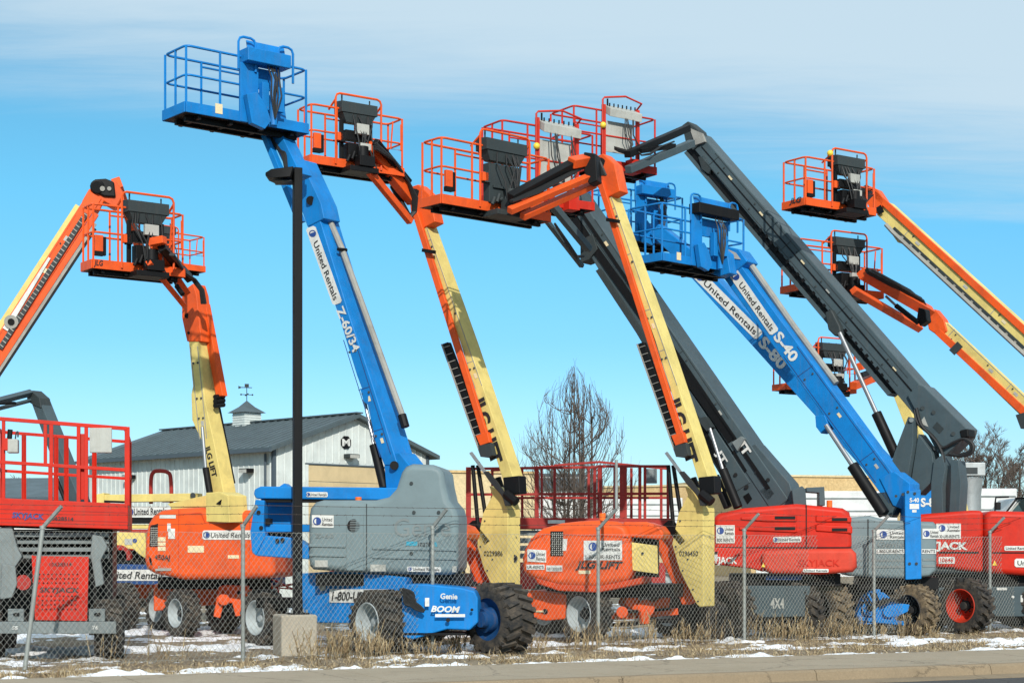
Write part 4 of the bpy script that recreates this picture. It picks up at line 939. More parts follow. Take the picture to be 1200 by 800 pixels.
# ================================================================= blue lifts in the middle right
def blue_s40():
    Y = 34.4; r = lift(1050, Y, 'blue boom lift with grey ribbed hood and upright blue counterweight between the two red lifts')
    tu = Pl(1050, 640, 33.9, (-.12, -.99)); bp = Pl(1050, 580, Y, S)
    h = MB().poly(tu, [(990, 674), (990, 608), (998, 605.5), (1020, 604), (1040, 609), (1094, 611), (1098, 615), (1098, 668), (1090, 675), (1062, 678), (1018, 676)], 1.7).build('engine_hood', 'grey_hood', r, bevel=.08, seg=4, angle=50)
    g = MB()
    for y in (655, 662.5): g.rect(tu, 1021, y, 1060, y+2.6, .03, .012); g.rect(tu, 1081, y-1, 1096, y+1.6, .03, .012); g.rect(tu, 996, y, 1011, y+2.6, .03, .012)
    g.build('hood_rib', 'mid_grey', h)
    m = MB(); m.rect(tu, 1016.6, 608, 1018, 676, .02, .012); m.build('panel_seam', 'console', h)
    decal_stack(h, tu, 1027, 620, 1061, 632, .016); decal_stack(h, tu, 1081, 619, 1101, 631, .016)
    m = MB(); lettering(None, tu, 'Genie', (1028, 641), (1060, 641), 7, off=.012, mb=m); m.build('embossed_lettering', 'mid_grey', h, recalc=False)
    for x0, x1 in ((1027, 1060), (1080, 1097)):
        p = MB().rect(tu, x0, 643, x1, 648.5, .005, .014).build('decal', 'white', h); lettering(p, tu, '1-800-UR-RENTS' if x0 < 1050 else 'RENTS', (x0+1, 647.3), (x1-1, 647.3), 3.6, 'ink', off=.022)
    c = MB().poly(tu, [(1060, 576), (1079, 573), (1080, 678), (1061, 679)], .9, .08).build('counterweight', 'blue', r, bevel=.02)
    lettering(c, tu, 'S-40', (1066, 588), (1077, 588), 5, 'white', off=.09, bold=.03)
    m = MB(); m.rect(tu, 1066, 590, 1077, 596, .004, .085); m.rect(tu, 1069, 597, 1074, 600, .004, .085); m.build('label_plate', 'white', c)
    m = MB()
    for x, y in ((1064, 576), (1072, 578), (1066, 660), (1074, 660), (1058, 579), (1050, 581)): m.cyl(tu.p(x, y, .06), tu.p(x, y, .1), .03, seg=8)
    m.build('bolt', 'console', c)
    b = MB().bar(bp, (846, 302), (1052, 584), 25, 26, .46).build('boom', 'blue', r, bevel=.02)
    MB().poly(bp, [(1030, 560), (1048, 552), (1066, 566), (1066, 600), (1046, 592)], .5, .03).build('boom_foot', 'blue', r, bevel=.02)
    boom_detail(b, bp, (925, 410), (1035, 561), 23, .002, 6, 'navy')
    decal_bar(b, bp, (858, 318), (908, 390), 12, off=.012, t0=.2)
    lettering(b, bp, 'S-40', (906, 395), (928, 425), 12, 'white', off=.014, bold=.035)
    MB().tube([bp.p(x, y, -.3) for x, y in ((872, 300), (884, 316), (930, 382), (980, 449))], .07, 8).build('hose_conduit', 'tube_grey', r, smooth=True)
    tip = MB().poly(bp, [(838, 298), (850, 288), (866, 292), (876, 306), (858, 322), (842, 312)], .5, .03).build('boom_tip', 'blue', r, bevel=.03)
    MB().poly(bp, [(853, 292), (862, 296), (868, 304), (860, 303)], .01, .05).build('label_plate', 'offwhite', tip)
    MB().poly(bp, [(955, 487), (966, 486), (972, 500), (962, 508), (956, 500)], .3, .02).build('ram_lug', 'blue', r, bevel=.015)
    rod_barrel(r, bp, (968, 498), (999, 545), (1036, 602), 6, 14, off=.12)
    k = MB(); k.poly(bp, [(1022, 578), (1040, 576), (1052, 592), (1044, 606), (1030, 604)], .3, .0); k.build('ram_bracket', 'boom_grey', r)
    MB().rect(tu, 1006, 676, 1100, 690, 1.2, -.3).build('turntable', 'black', r)
    cp = Pl(1035, 710, 33.9, (-.1, -.99))
    x = MB(); x.poly(cp, [(1004, 720), (1012, 700), (1022, 692), (1036, 694), (1050, 706), (1066, 708), (1064, 716), (1052, 722), (1050, 732), (1030, 730), (1008, 732)], .7); x.cyl(cp.p(1020, 712, -.2), cp.p(1020, 712, .12), .16, seg=14); x.cyl(cp.p(1042, 716, -.2), cp.p(1042, 716, .1), .12, seg=14)
    x.bar(cp, (1006, 724), (1060, 730), 5, 5, .2, .05); x.rect(cp, 1026, 690, 1032, 708, .1, .1)
    c2 = x.build('drive_axle', 'blue', r, bevel=.01)
    hoses(r, [curve(cp, [(1008+i*6, 694), (1014+i*6, 704+i), (1024+i*5, 712-i*2), (1036+i*4, 700)], .14) for i in range(4)], .02)
    m = MB()
    for i in range(8): m.cyl(cp.p(1020+6.5*math.cos(i*.785), 712+6.5*math.sin(i*.785), .1), cp.p(1020+6.5*math.cos(i*.785), 712+6.5*math.sin(i*.785), .14), .018, seg=6)
    m.build('bolt', 'console', c2); MB().cyl(cp.p(1020, 712, .1), cp.p(1020, 712, .16), .06, seg=12).build('hub_cap', 'black', c2)
    MB().rect(cp, 1000, 688, 1100, 716, 1.2, -.7).build('chassis', 'black', r)
    m = MB(); m.bar(cp, (1008, 706), (1060, 702), 3, 3, .1, .1); m.build('tie_rod', 'black', c2)
    wheel(r, W(1071, 717, 34), AX, .50, 'rim_black', tyre='tyre_mud', wide=1.15).location.z = .49
    wheel(r, W(990, 717, 35), AX, .50, 'rim_black').location.z = .49
    wheel(r, W(1020, 717, 36.4), AX, .5, 'rim_black').location.z = .49; wheel(r, W(1090, 717, 36.6), -AX, .5, 'rim_black').location.z = .49
    basket(r, 'blue', 776, 305, 874, 322, 35, 68, D=1.0, c0=.34, c1=.83, mark=False)
    k = MB(); k.poly(Pl(850, 300, 36.2, S), [(824, 300), (842, 288), (852, 296), (856, 320), (842, 324), (826, 318)], .3, .0); k.build('platform_mount', 'blue', r, bevel=.02)
blue_s40()

def blue_s80():
    Y = 41; r = lift(1090, Y, 'blue boom lift with wide white banner on its boom, behind the grey ribbed hood')
    bp = Pl(1075, 600, Y, S)
    b = MB().bar(bp, (806, 306), (1092, 617), 20, 30, .5).build('boom', 'blue', r, bevel=.02)
    decal_bar(b, bp, (814, 318), (890, 394), 12.5, off=.012, t0=.16)
    lettering(b, bp, 'S-80', (888, 402), (915, 434), 13, 'white', off=.014, bold=.04)
    fp = Pl(1085, 590, Y-.5, (-.12, -.99))
    c = MB().poly(fp, [(1066, 566), (1102, 562), (1106, 660), (1066, 660)], .9).build('counterweight', 'blue', r, bevel=.02)
    lettering(c, fp, 'S-80', (1079, 593), (1101, 593), 10, 'white', off=.014, bold=.04)
    MB().poly(bp, [(800, 298), (812, 286), (828, 292), (836, 310), (818, 328), (804, 318)], .5, .03).build('boom_tip', 'blue', r, bevel=.03)
    jp = Pl(790, 290, 40, S)
    k = MB(); k.bar(jp, (766, 268), (812, 308), 16, 22, .35, .0); k.build('jib', 'blue', r, bevel=.03)
    basket(r, 'blue', 716, 278, 802, 290, 40, 60, D=1.0, c0=.34, c1=.80, mark=True)
    g = W(1120, 643, Y+1); generic_base(r, (g.x, g.y), (.8, -.6), 'blue', 'grey_hood', 'rim_blue', .9)
blue_s80()

# ================================================================= orange and yellow lifts at the right
def right_top():
    Y = 38.5; r = lift(1420, Y, 'orange and yellow boom lift entering from the right edge with the highest platform there')
    bp = Pl(1200, 400, Y, S)
    e = (1430, 605)
    bo = MB().bar(bp, (1034, 244), e, 20, 26, .34).build('boom', 'yellow', r, bevel=.012); boom_detail(bo, bp, (1045, 260), (1200, 401), 18, .002, 7, 'tube_grey')
    MB().bar(bp, (1021, 224), (e[0]+4, e[1]-6), 7.5, 9, .1, .05).build('inner_boom', 'orange', r, bevel=.01)
    MB().bar(bp, (1046, 268), (1430, 622), 6, 7, .14, .05).build('hose_tray', 'console', r)
    MB().tube([bp.p(1038, 263, .14), bp.p(1046, 272, .14), bp.p(1060, 285, .14), bp.p(1430, 628, .14)], .05).build('hose_conduit', 'tube_grey', r, smooth=True)
    m = MB()
    for i in range(24): a = interp((1056, 279), (1290, 496), i/23); m.bar(bp, (a[0]-1, a[1]-1), (a[0]+1.3, a[1]+1.2), 5, 5, .02, .08)
    m.build('tray_rung', 'tube_grey', r)
    h = MB().poly(bp, [(1008, 222), (1014, 216), (1028, 222), (1036, 234), (1030, 252), (1020, 246)], .3, .05).build('boom_head', 'orange', r, bevel=.02)
    MB().poly(bp, [(1026, 244), (1032, 240), (1036, 248), (1030, 252)], .02, .09).build('head_port', 'black', r)
    MB().poly(bp, [(1042, 270), (1054, 276), (1060, 286), (1052, 284)], .2, .1).build('tray_end', 'yellow', r)
    A = W; k = MB(); k.beam(A(1014, 226, 38.6), A(1000, 240, 37.6), .3, .3); k.build('platform_mount', 'black', r, bevel=.02)
    b, P, wd, H = basket(r, 'orange', 944, 240, 1027, 253, 37, 57, D=.75, c0=.40, c1=.79)
    ex = (P(1, 0, 0)-P(0, 0, 0)); n = (-ex.x, -ex.y); o = P(0, .4, .1)
    ep = Pl(930, 238, o.y, n); ep.P = P(-.0, .4, .1)
    lettering(b, ep, 'JLG', (925, 238.5), (939, 236.5), 6, 'ink', off=.025, bold=.03, shear=.2)
    q = MB(); q.ball(P(wd*.34, .0, H+.16), .07, 8); q.build('warning_lamp', 'yellow_lamp', b, smooth=True)
    g = W(1470, 643, Y-1); generic_base(r, (g.x, g.y), (.8, -.6), 'orange', 'orange', 'rim_pale')
    MB().beam((g.x, g.y, 1.9), bp.p(1428, 605), .36, .5).build('tower_boom', 'yellow', r, bevel=.02)
right_top()

def right_mid():
    Y = 43; r = lift(1380, Y, 'orange and yellow boom lift with bent jib entering from right edge, second platform down')
    bp = Pl(1150, 430, Y, S); e = (1400, 668)
    bo = MB().bar(bp, (1098, 380), e, 17, 24, .3).build('boom', 'yellow', r, bevel=.012); boom_detail(bo, bp, (1105, 383), (1200, 473), 15, .002, 8, 'tube_grey')
    MB().bar(bp, (1098, 388), e, 8, 11, .1, .05).build('inner_boom', 'orange', r, bevel=.01)
    MB().bar(bp, (1117, 405), (1123, 411), 14, 14, .03, .09).build('hose_clamp', 'console', r)
    m = MB(); m.poly(bp, [(1190, 486), (1204, 482), (1212, 498), (1196, 502)], .2, .12); m.build('tray_end', 'console', r)
    MB().poly(bp, [(1084, 366), (1096, 362), (1106, 374), (1110, 388), (1100, 394), (1088, 386)], .3, .04).build('boom_head', 'orange', r, bevel=.03)
    A = W
    k = MB(); k.beam(A(1010, 320, 41.2), A(1090, 366, 43.2), .22, .25); k.build('jib', 'orange', r, bevel=.012)
    k = MB(); k.beam(A(1016, 317, 41.0), A(1080, 352, 42.8), .15, .1); k.build('jib_cover', 'black', r, bevel=.015)
    k = MB(); k.beam(A(1000, 340, 41), A(1078, 385, 43), .16, .17); k.build('jib_link', 'orange', r, bevel=.012)
    jp = Pl(1050, 360, 42, S); rod_barrel(r, jp, (1038, 347), (1050, 358), (1076, 378), 3, 6)
    m = MB(); m.poly(jp, [(1076, 360), (1084, 362), (1086, 376), (1078, 382), (1074, 374)], .3, .0); m.build('jib_knuckle', 'black', r, bevel=.02)
    hoses(r, [[A(1022, 316, 41), A(1066, 340+i, 42.2), A(1080+i, 352, 42.8), A(1086+i, 366, 43), A(1084, 378, 43)] for i in range(3)], .03)
    basket(r, 'orange', 936, 340, 1036, 350, 41, 61, D=.7, c0=.40, c1=.74)
    g = W(1430, 643, Y); generic_base(r, (g.x, g.y), (.8, -.6), 'orange', 'orange', 'rim_pale')
    MB().beam((g.x, g.y, 1.9), bp.p(1398, 666), .36, .5).build('tower_boom', 'yellow', r, bevel=.02)
right_mid()

def right_low():
    Y = 48; r = lift(1140, Y, 'orange boom lift mostly hidden behind the slate grey boom, lowest platform on the right')
    bp = Pl(1100, 560, Y, S)
    MB().bar(bp, (1046, 446), (1124, 640), 11, 18, .3).build('boom', 'yellow', r, bevel=.012)
    MB().bar(bp, (1034, 418), (1048, 455), 9, 9, .3, .03).build('inner_boom', 'orange', r, bevel=.01)
    A = W
    k = MB(); k.beam(A(1006, 430, 46.5), A(1036, 418, 48), .2, .22); k.build('jib', 'orange', r, bevel=.01)
    k = MB(); k.beam(A(1000, 452, 46.4), A(1040, 436, 48), .2, .2); k.build('jib_link', 'orange', r, bevel=.01)
    k = MB(); k.beam(A(1008, 440, 46.4), A(1030, 432, 47.5), .14, .16); k.build('jib_cover', 'black', r)
    basket(r, 'orange', 921, 456, 1004, 461, 46.2, 52, D=.6, c0=.48, c1=.84)
    g = W(1150, 643, Y+.5); generic_base(r, (g.x, g.y), (.8, -.6), 'orange', 'orange', 'rim_pale')
    MB().poly(bp, [(1100, 560), (1118, 556), (1132, 620), (1104, 640)], .5, .1).build('tower_boom', 'yellow', r, bevel=.02)
right_low()

# ================================================================= left background lifts
def grey_far():
    Y = 50; r = lift(100, Y, 'small slate grey boom lift far behind the red scissor lift, jib bent left')
    bp = Pl(80, 560, Y, S)
    MB().bar(bp, (40, 466), (88, 592), 10, 14, .4).build('boom', 'boom_grey', r, bevel=.015)
    A = W; k = MB(); k.beam(A(36, 460, 51), A(-26, 476, 48.6), .15, .17); k.build('jib', 'boom_grey', r, bevel=.01)
    k = MB(); k.beam(A(36, 469, 51), A(-26, 485, 48.6), .08, .09); k.build('jib_link', 'boom_grey', r)
    k = MB(); k.beam(A(18, 472, 50), A(-20, 473, 48.6), .07, .07); k.build('jib_ram', 'black', r)
    k = MB(); k.poly(bp, [(30, 459), (36, 457), (46, 466), (48, 478), (38, 474), (32, 470)], .4, .04); k.build('jib_knuckle', 'console', r, bevel=.02)
    MB().cyl(bp.p(66, 560, .1), bp.p(78, 590, .1), .06).build('hydraulic_ram', 'black', r)
    basket(r, 'red', -80, 500, -22, 505, 48, 42, D=.8)
    g = W(100, 643, Y); generic_base(r, (g.x, g.y), (.8, -.6), 'boom_grey', 'red', 'rim_red')
grey_far()

def folded():
    Y = 37.5; r = lift(170, Y, 'orange boom lift folded low, its cream yellow boom level, behind the small orange lift')
    bp = Pl(160, 600, Y, (-.1, -.99))
    b = MB(); b.bar(bp, (112, 584), (232, 582), 9, 9, .35); b.bar(bp, (200, 593), (250, 590), 7, 7, .35, -.1); bo = b.build('boom', 'yellow', r, bevel=.012)
    MB().cyl(bp.p(226, 580, -.1), bp.p(226, 580, .06), .06).build('pivot_pin', 'console', bo)
    MB().poly(bp, [(112, 579), (122, 577), (122, 590), (113, 590)], .4, .02).build('boom_cap', 'yellow', bo, bevel=.02)
    MB().bar(bp, (122, 587), (146, 588), 2.5, 2.5, .1, .05).build('hose_tray', 'black', bo)
    dp = MB().rect(bp, 146, 593, 200, 606, .06, .05).build('banner_plate', 'white', r)
    ur_mark(dp, bp, (152, 599.5), 4.5, off=.06); lettering(dp, bp, 'United Rentals', (157, 603), (195, 602), 8, 'ink', off=.06, bold=.02)
    m = MB(); m.rect(bp, 146, 606, 182, 613, .3, .0); m.build('tray', 'black', r); 
    MB().rect(bp, 140, 614, 176, 619, .3, .02).build('lower_boom', 'yellow', r, bevel=.01)
    MB().rect(bp, 140, 620, 176, 624, .3, .0).build('frame_rail', 'old_red', r)
    y = MB().poly(bp, [(114, 622), (126, 624), (132, 623), (170, 624), (172, 655), (164, 650), (156, 643), (132, 642), (122, 634)], .4, .1).build('tower_link', 'yellow', r, bevel=.015)
    m = MB(); m.cyl(bp.p(158, 633, .1), bp.p(158, 633, .12), .05); m.build('round_mark', 'ur_blue', y); MB().rect(bp, 146, 631, 155, 638, .004, .11).build('label_plate', 'offwhite', y)
    g = MB(); g.lathe(bp.p(140, 652, .1), bp.n, [(-.1, .18), (-.1, .26), (.05, .26), (.05, .18)], 20, closed=True); g.build('slew_gear', 'old_red', r)
    MB().rect(bp, 110, 644, 172, 662, .5, -.3).build('turntable', 'black', r)
    # platform hoop seen above the boom
    h = MB(); h.tube(curve(bp, [(177, 590), (177, 562), (180, 553), (187, 551.5), (196, 553), (200, 560), (201, 592)], -.5), .045, 8); hp = h.build('console_guard', 'old_red', r, smooth=True)
    MB().bar(bp, (190, 587), (202, 587), 2.5, 2.5, .05, -.5).build('guard_rail', 'old_red', hp)
    cp = Pl(180, 700, Y-.6, (-.1, -.99)); MB().poly(cp, [(120, 684), (215, 682), (215, 716), (174, 717), (170, 700), (120, 700)], 1.4, -.3).build('chassis', 'orange', r, bevel=.03)
    wheel(r, W(128, 712, 38.6), AX, .48, 'rim_pale').location.z = .47; wheel(r, W(205, 712, 39.5), -AX, .48, 'rim_pale').location.z = .47
folded()

def blue_deck():
    Y = 36.2; g = W(200, 643, Y); r = thing('deck_trailer', (g.x, g.y, 0), 'navy low deck trailer with white lettered banner, behind the red scissor lift', 'trailer')
    tp = Pl(180, 670, Y, (-.12, -.99))
    d = MB().poly(tp, [(106, 660), (322, 664), (322, 686), (106, 684)], .9).build('deck', 'navy', r, bevel=.015)
    p = MB().rect(tp, 108, 667, 206, 680, .006, .012).build('decal', 'white', d); ur_mark(p, tp, (116, 673.5), 5, off=.02); lettering(p, tp, 'United Rentals', (123, 677), (192, 678), 8.5, 'ink', off=.024, bold=.02, shear=.2)
    MB().rect(tp, 106, 656, 320, 661, .7, -.1).build('deck_load_rail', 'black', r)
    wheel(r, W(143, 706, 35.7), AX, .50, 'rim_pale').location.z = .49; wheel(r, W(300, 706, 37), AX, .5, 'rim_pale').location.z = .49
    # spoked red hitch frame at the far end
    q = MB(); q.bar(tp, (296, 690), (345, 684), 2.5, 2.5, .1, .05); q.bar(tp, (318, 678), (342, 690), 2, 2, .1, .05); q.bar(tp, (296, 686), (345, 690), 1.5, 1.5, .1, .05); q.bar(tp, (326, 684), (322, 712), 2.5, 2.5, .1, .05); q.build('hitch_frame', 'old_red', r)
    g = MB(); g.lathe(tp.p(320, 676, .05), tp.n, [(-.03, .17), (-.03, .21), (.03, .21), (.03, .17)], 20, closed=True); g.build('hand_wheel', 'tube_grey', r)
blue_deck()

# ================================================================= scissor lifts
def scissor_front():
    Y = 26.2; r = thing('scissor_lift', (W(50, 643, 27)[0], 27, 0), 'red scissor lift with perforated red end panel, nearest the fence at the left', 'scissor lift', 'scissor lifts')
    fp = Pl(60, 620, Y, (.2, -.98)); BK = V((-.2, .98, 0))
    x0, x1 = -24, 150
    d = MB().poly(fp, [(x0, 582), (x1, 590), (x1, 620), (x0, 614.5)], 3.5).build('deck', 'red', r, bevel=.012)
    m = MB(); m.poly(fp, [(x0, 595), (x1, 600), (x1, 600.8), (x0, 595.8)], .01, .005); m.poly(fp, [(x0, 606), (x1, 611), (x1, 611.8), (x0, 606.8)], .01, .005); m.build('deck_crease', 'old_red', d)
    lettering(d, fp, 'SKYJACK', (14, 606), (51, 608), 6.5, 'ur_blue', off=.012, bold=.03, shear=.1); lettering(d, fp, '10628514', (58, 609), (86, 610), 4.5, 'ink', off=.012, bold=.02)
    g = MB(); wf = 4.3*Y/F/2
    T = lambda x: 490.5+(x-2)*.077; MD = lambda x: 541+(x)*.062; BT = lambda x: 584+(x)*.04
    g.bar(fp, (x0, T(x0)), (x1-1, T(x1)), 4.5, 4.5, .05, -.02); g.bar(fp, (x0, MD(x0)), (x1-3, MD(x1)), 4, 4, .05, -.02)
    for x, y0, y1, w in ((4, T(4), BT(4), 4), (53, T(53), MD(53), 4), (60, T(60), MD(60), 4.5), (59, MD(59), BT(59), 5), (92, T(92), BT(92), 4.5), (101, T(101), BT(101), 4.5), (149, T(149)-2, BT(149), 6), (-22, T(-22), BT(-22), 6)):
        g.bar(fp, (x, y0), (x, y1+2), w, w, .055, -.025)
    g.bar(fp, (97, 508), (97, 585), 7, 7, .03, -.1)
    # side and back rails
    for xe in (x0+2, x1-3):
        for f_, w_ in ((T, 4.5), (MD, 4)):
            a = fp.p(xe, f_(xe), -.05); b = a+BK*3.4; g.beam(a, b, .05, .055)
        for k in (1.2, 2.3, 3.4):
            a = fp.p(xe, BT(xe), -.05); b = fp.p(xe, T(xe), -.05); a += BK*k; b += BK*k; g.beam(a, b, .05, .05)
    a0, a1 = fp.p(x0+2, T(x0), -.05), fp.p(x1-3, T(x1), -.05); b0, b1 = fp.p(x0+2, MD(x0), -.05), fp.p(x1-3, MD(x1), -.05); c0, c1 = fp.p(x0+2, BT(x0), -.05), fp.p(x1-3, BT(x1), -.05)
    for q in (a0, a1, b0, b1, c0, c1): q += BK*3.4
    g.beam(a0, a1, .05, .055); g.beam(b0, b1, .05, .05)
    for k in (.17, .42, .5, .72): g.beam(c0.lerp(c1, k), a0.lerp(a1, k), .06, .06)
    g.build('guard_rail', 'red', r, bevel=.006)
    cb = MB().rect(fp, 105, 501, 131, 530, .12, .03).build('document_box', 'offwhite', r, bevel=.01)
    k = MB().rect(fp, 8, 514, 21, 530, .25, .05).build('control_box', 'offwhite', r, bevel=.015); MB().rect(fp, 4, 513, 9, 527, .2, .06).build('control_panel', 'red', k)
    MB().tube([fp.p(11, 514, 0), fp.p(12, 503, 0)], .04, 8).build('joystick', 'black', k); MB().tube(curve(fp, [(18, 514), (19, 507), (21, 506), (21, 512)], .0), .012).build('cable_loop', 'console', k)
    # stacked scissor arms
    s = MB()
    for i, y in enumerate((624, 632, 641, 649)):
        s.rect(fp, -5, y, 128, y+5, .12, -.25-.1*(i % 2)); s.rect(fp, -5, y, 128, y+5, .12, -1.6)
        for x in (8, 112): s.cyl(fp.p(x, y+2.5, -.2), fp.p(x, y+2.5, -1.7), .05)
    s.build('scissor_arm', 'mid_grey', r, bevel=.008)
    s = MB(); s.poly(fp, [(0, 618), (14, 616), (20, 640), (26, 652), (18, 664), (16, 690), (10, 700), (-5, 700), (-5, 620)], .3, -.08); s.poly(fp, [(108, 626), (120, 628), (126, 640), (118, 656), (122, 684), (112, 688), (106, 650)], .3, -.08); s.poly(fp, [(2, 660), (18, 662), (20, 684), (14, 700), (0, 702)], .12, .05); s.build('scissor_bracket', 'mid_grey', r, bevel=.02)
    MB().rect(fp, -20, 620, 132, 728, 2.6, -.75).build('inner_frame', 'black', r)
    p = MB().poly(fp, [(37, 650), (40, 651), (104, 652), (102, 727), (41, 726)], .14, .02).build('end_panel', 'red', r)
    m = MB()
    for i in range(10):
        for j in list(range(3))+list(range(5, 9)):
            x, y = 46.5+i*4.9-(j*.25), 672.5+j*5.1; m.cyl(fp.p(x, y, .015), fp.p(x, y, .026), 1.0*Y/F, seg=8)
    add_to(p, m, 'black')
    lettering(p, fp, 'SKYJACK', (46, 693.5), (93, 694), 6, 'ink', off=.03, bold=.03, shear=.15); lettering(p, fp, '10628514', (58, 663), (84, 663), 4.5, 'ink', off=.03)
    MB().cyl(fp.p(27, 682, -.2), fp.p(27, 682, .0), 9*Y/F, seg=18).build('round_reflector', 'old_red', r)
    b = MB().rect(fp, -40, 728, 136, 742, .14, .10).build('bumper_beam', 'mid_grey', r, bevel=.01)
    lettering(b, fp, '76', (108, 737), (115, 737), 4.5, 'white', off=.11, bold=.03); lettering(b, fp, 'SS', (14, 737), (21, 737), 4, 'white', off=.11, bold=.03)
    t = MB()
    for x in (9, 104): t.rect(fp, x, 713, x+19, 728, .14, .08)
    tb = t.build('tow_bracket', 'mid_grey', r, bevel=.012)
    t = MB()
    for x in (15, 110): t.poly(fp, [(x, 719), (x+2, 717.5), (x+7, 717.5), (x+8, 719), (x+7, 721.5), (x+1, 721.5)], .02, .09)
    t.build('tow_eye', 'black', tb)
    ax = V((.98, .2, 0))
    wheel(r, W(128, 736, 26.9), ax, .46, 'rim_black', wide=1.25).location.z = .45; wheel(r, W(-12, 736, 26.9), -ax, .46, 'rim_black', wide=1.25).location.z = .45
    wheel(r, W(128, 736, 26.9)+BK*2.6, ax, .46, 'rim_black').location.z = .45; wheel(r, W(-12, 736, 26.9)+BK*2.6, -ax, .46, 'rim_black').location.z = .45
scissor_front()

def scissor_back():
    Y = 44; r = thing('scissor_lift', (W(665, 643, 45)[0], 45.5, 0), 'dull red scissor lift with long rail cage, in front of the bare tree', 'scissor lift', 'scissor lifts')
    fp = Pl(660, 600, Y, (.04, -.999))
    d = MB().poly(fp, [(544, 606), (787, 607), (787, 619), (544, 619)], 2.0).build('deck', 'old_red', r, bevel=.015)
    p = MB().rect(fp, 642, 609, 662, 613, .005, .012).build('label_plate', 'white', d)
    T = lambda x: 547.5 if x < 700 else 545.5
    g = MB()
    g.bar(fp, (546, 549), (700, 547), 3, 3, .07); g.bar(fp, (700, 546), (785, 546), 3, 3, .07, .0); g.bar(fp, (546, 579), (785, 578), 3, 3, .07, .003)
    for x, w in ((549, 6), (629, 5), (635, 2.5), (650, 3), (690, 3), (697, 3.5), (704, 3.5), (720, 2), (729, 5), (733, 3.5), (750, 3.5), (756, 3), (783, 3)):
        g.bar(fp, (x, 547), (x, 608), w, w, .08, -.01)
    up = (Pl(660, 560, Y+1.9, (.04, -.999)))
    g.bar(up, (575, 551), (650, 546), 2.6, 2.6, .06); g.bar(up, (650, 545), (702, 541), 2.6, 2.6, .06); g.bar(up, (702, 541), (783, 549), 2.6, 2.6, .06); g.bar(up, (575, 583), (783, 583), 2.6, 2.6, .06)
    for x in (577, 612, 650, 702, 740, 775): g.bar(up, (x, 548), (x, 610), 3, 3, .06, -.01)
    g.build('guard_rail', 'old_red', r, bevel=.005)
    MB().rect(fp, 757, 549, 770, 566, .1, -.9).build('control_box', 'mid_grey', r, bevel=.01)
    s = MB()
    for i in range(4): s.rect(fp, 560, 621+i*9, 772, 627+i*9, .15, -.2-.1*(i % 2)); s.rect(fp, 560, 621+i*9, 772, 627+i*9, .15, -1.5)
    s.build('scissor_arm', 'mid_grey', r); MB().rect(fp, 552, 659, 780, 690, 1.9).build('chassis', 'old_red', r, bevel=.02)
    for x in (575, 755):
        wheel(r, W(x, 700, Y+.2), (0, -1, 0), .45, 'rim_black').location.z = .44; wheel(r, W(x, 700, Y+2), (0, 1, 0), .45, 'rim_black').location.z = .44
scissor_back()
# ================================================================= camera, sun, sky
cam = bpy.data.objects.new('camera', bpy.data.cameras.new('camera')); COL.objects.link(cam)
cam.location = (0, 0, CAMH); cam.rotation_euler = (R(90), 0, 0)
cam.data.sensor_width = 36; cam.data.lens = 36*F/1200; cam.data.shift_y = (HY-400)/1200; cam.data.clip_end = 5000; cam.data.clip_start = .1
scene.camera = cam
sunv = V((.13, -.86, .50)).normalized()
sd = bpy.data.lights.new('sun', 'SUN'); sd.energy = 4.2; sd.angle = R(.5); sd.color = (1, .955, .88)
so = bpy.data.objects.new('sun', sd); COL.objects.link(so); so.rotation_euler = (-sunv).to_track_quat('-Z', 'Y').to_euler(); so.location = (0, 0, 40)
wd = bpy.data.worlds.new('World'); scene.world = wd; wd.use_nodes = True
t = wd.node_tree; bg = t.nodes['Background']
sky = N(t, 'ShaderNodeTexSky', sky_type='NISHITA'); sky.sun_disc = False
sky.sun_elevation = math.asin(sunv.z); sky.sun_rotation = math.atan2(sunv.x, sunv.y); sky.ozone_density = 1.5; sky.air_density = 1.0; sky.dust_density = .3
g = N(t, 'ShaderNodeTexCoord').outputs['Generated']
sep = N(t, 'ShaderNodeSeparateXYZ'); L(t, g, sep.inputs[0])
# clear sky colour graded on height above the horizon, multiplied onto the sky texture
r1 = N(t, 'ShaderNodeValToRGB'); L(t, sep.outputs[2], r1.inputs[0])
els = r1.color_ramp.elements
SKYTINT = [(0.0, (.72, .98, 1.3)), (.04, (.71, 1.02, 1.35)), (.08, (.66, 1.06, 1.42)), (.12, (.54, 1.04, 1.42)), (.20, (.52, 1.2, 1.34)), (.36, (.66, 1.15, 1.14)), (.6, (.3, .5, .7))]
els[0].position, els[0].color = SKYTINT[0][0], (*SKYTINT[0][1], 1); els[1].position, els[1].color = SKYTINT[-1][0], (*SKYTINT[-1][1], 1)
for p, c in SKYTINT[1:-1]:
    e = els.new(p); e.color = (*c, 1)
clear = mixc(t, 1.0, sky.outputs[0], r1.outputs[0], 'MULTIPLY')
